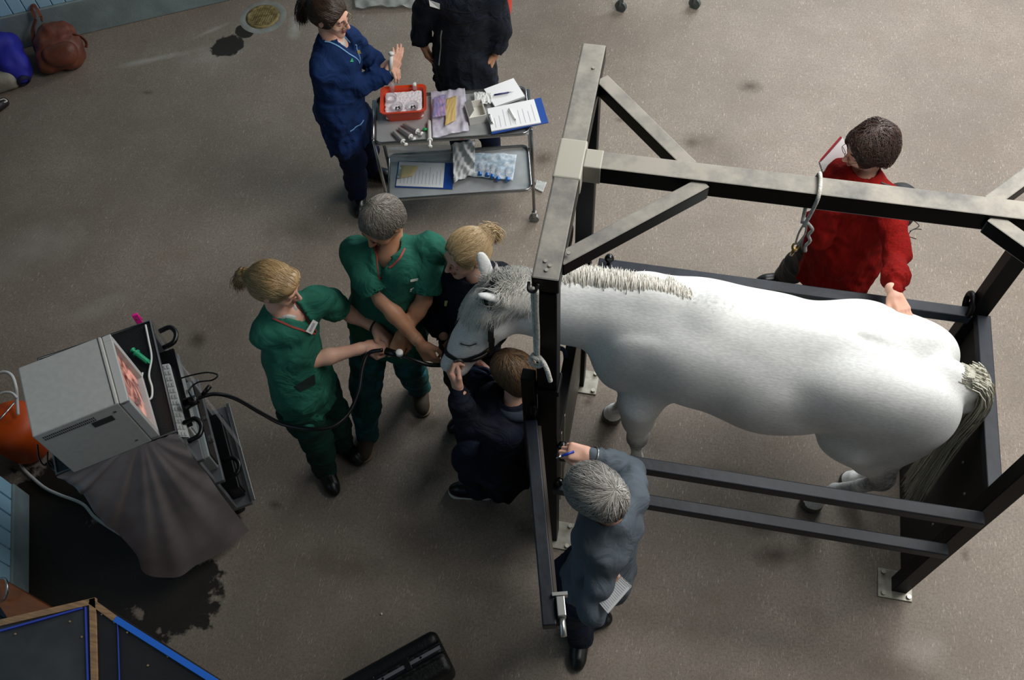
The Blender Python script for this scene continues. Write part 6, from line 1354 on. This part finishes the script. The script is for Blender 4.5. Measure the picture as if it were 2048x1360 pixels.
# clear bag and the casters of another trolley at the top edge
o = sheet('plastic_bag', [P(700, -55, .02), P(835, -55, .02), P(832, 17, .02), P(712, 20, .02)], mat('clear_floor_bag', '#a9aca6', .18, alpha=.5), amp=.04, seed=41, nu=30, nv=22, base=P(765, -10, 0)); tag(o, 'crumpled clear plastic bag on the floor behind the two standing people', 'bag')
t2 = thing('equipment_table', 'wheeled metal table at the top edge, only two casters in view', 'table', P(1310, 0, 0)*V(1, 1, 0)); 
ca, cb_ = P(1241, 22, .0), P(1388, 16, 0); d = nrm(cb_-ca); nn = V(-d[1], d[0], 0)
for q in (ca, cb_, ca+nn*.45, cb_+nn*.45):
    m = MB(); m.cyl(q+V(0, 0, .045), .045, .025, axis=d*.5+nn*.8, n=20).cyl(q+V(0, 0, .045), .018, .034, axis=d*.5+nn*.8, n=12).bar(q+V(0, 0, .05), q+V(0, 0, .13), .03, .03, up=d); m.build('caster', mat('dark_grey_caster', '#4d5350', .5), t2)
    MB().tube([q+V(0, 0, .12), q+V(0, 0, .84)], .013, 10).build('leg', m_tubes, t2)
MB().box((ca+cb_)/2+nn*.225+V(0, 0, .85), (np.linalg.norm(cb_-ca)+.08, .53, .03), np.array([d, nn, (0, 0, 1)]).T, bevel=.008).build('table_top', m_steel, t2)
# ---------------------------------------------------------------- bottom left: boarded crate and wooden cabinet
ZB = 1.15; ap = P(185, 1197, ZB); le = P(-60, 1254, ZB); ri = P(470, 1380, ZB); lb_ = P(-60, 1480, ZB); mid = P(192, 1500, ZB); rb_ = P(470, 1500, ZB)
CR_ = thing('panelled_crate', 'tall crate with dark panels, wooden edging and blue tape at the lower left', 'crate', V((ap[0]+mid[0])/2, (ap[1]+mid[1])/2, 0))
m_wood = mat('light_wood_edging', '#7d5f42', .6, col2='#a07a54', scale=12, stretch=(1, 8, 1), bump=.1); m_dpan = mat('dark_grey_panel', '#3a3837', .55, col2='#292827', scale=6); m_brp = mat('dark_brown_panel', '#1c1513', .5, col2='#15100f', scale=8); m_btape = mat('blue_tape', '#1f63c4', .5); m_btape2 = mat('violet_blue_edge', '#2c3fa0', .5)
m = MB(); m.prism([tuple(q[:2]) for q in (le, lb_, mid, ap)], .0, ZB-.006); m.build('left_panel_box', m_dpan, CR_)
m = MB(); m.prism([tuple(q[:2]) for q in (ap, mid, rb_, ri)], .0, ZB-.006); m.build('right_panel_box', m_brp, CR_)
def strip(a, b, w, m_, nm, z=ZB, side=0, h=.02): 
    d = nrm((b-a)*V(1, 1, 0)); s = V(-d[1], d[0], 0); MB().bar(a+s*side-V(0, 0, h/2-.004), b+s*side-V(0, 0, h/2-.004), w, h, bevel=.001).build(nm, m_, CR_)
inn = .012
strip(le, ap+nrm(ap-le)*.012, .026, m_wood, 'wood_edging', side=-inn); strip(ap, mid, .026, m_wood, 'wood_edging'); 
tp1 = P(234, 1232, ZB); strip(ap, tp1, .024, m_wood, 'wood_edging', side=-inn); strip(tp1, ri, .024, m_btape, 'blue_tape_edge', side=-inn, h=.022)
strip(P(171, 1214, ZB), P(180, 1500, ZB), .006, m_btape2, 'blue_tape_line', h=.014)
strip(P(0, 1262, ZB), P(165, 1216, ZB), .008, m_btape2, 'blue_tape_line', h=.012); strip(P(235, 1240, ZB), P(243, 1500, ZB), .0015, m_btape2, 'panel_joint', h=.012)
for u, v in ((204, 1229), (229, 1245), (255, 1265), (336, 1313), (296, 1331), (31, 1268), (140, 1243), (164, 1274)):
    q = P(u, v, ZB-.004); MB().cyl(q, .004, .006, n=8).build('screw', mat('brass_screw', '#9a7f5c', .5, .3), CR_)
ZW = .75; wq_ = [P(-60, 1120, ZW), P(100, 1214, ZW), ap*.45+le*.55+V(0, .03, 0), le+V(0, .03, 0)]
CB = thing('wooden_cabinet', 'orange-brown wooden cabinet with chrome handle behind the panelled crate', 'cabinet', sum(wq_)/4*V(1, 1, 0)); m_ow = mat('orange_brown_wood', '#7d4212', .5, col2='#6a370f', scale=4, stretch=(1, 6, 1), coat=.2)
m = MB(); m.prism([tuple(q[:2]) for q in wq_], 0, ZW, bevel=.003); m.build('cabinet_body', m_ow, CB)
MB().tube(crom([P(-6, 1158, ZW+.02), P(8, 1157, ZW+.05), P(14, 1166, ZW+.06), P(14, 1185, ZW+.05), P(9, 1199, ZW+.01)], 6), .006, 10).build('chrome_handle', m_tubes, CB)
# black case on the floor at the bottom
k0, k1, k2 = P(868, 1254, .22), P(912, 1336, .22), P(690, 1352, .22); kx = nrm((k0-k2)*V(1, 1, 0)); ky = V(kx[1], -kx[0], 0); KL, KW_ = .74, float(abs((k1-k0) @ ky))
kc = k0-kx*KL/2+ky*KW_/2; kc[2] = 0; RK = np.array([kx, ky, (0, 0, 1)]).T; KS = thing('instrument_case', 'long black plastic case with metal seam strip at the bottom edge', 'case', kc); m_case = mat('black_case_plastic', '#060607', .4, bump=.2, bscale=80)
F = Field(kc-.62, kc+.62+V(0, 0, -.3), .010); F.box(kc+V(0, 0, .11), (KL/2, KW_/2, .11), RK, rd=.035, k=0)
for s in (-.13, .10): F.box(kc+ky*(s*KW_)+V(0, 0, .225), (KL/2-.0, .006, .012), RK, rd=.003, k=.004)
sculpt('case_shell', F, m_case, KS)
MB().box(kc-ky*.012+V(0, 0, .222), (KL-.03, .018, .006), RK, bevel=.001).build('metal_strip', mat('dull_aluminium_strip', '#8a8f94', .4, .6), KS)
for a in (.0, .18, -.2): MB().box(kc+kx*a-ky*.014+V(0, 0, .226), (.03, .06, .010), RK, bevel=.002).build('latch', m_hnd, KS)
for a in (.36, .25, .05): MB().cyl(kc+kx*a-ky*.012+V(0, 0, .2265), .006, .003, n=10).build('rivet', m_hnd, KS)
o = MB().lathe(P(763, 1228, .004), [(0, .006), (.006, .003), (.006, -.003), (0, -.004)], n=8).build('pebble', m_white, None, P(763, 1228, 0)); tag(o, 'tiny white scrap on the floor above the black case', 'scrap')
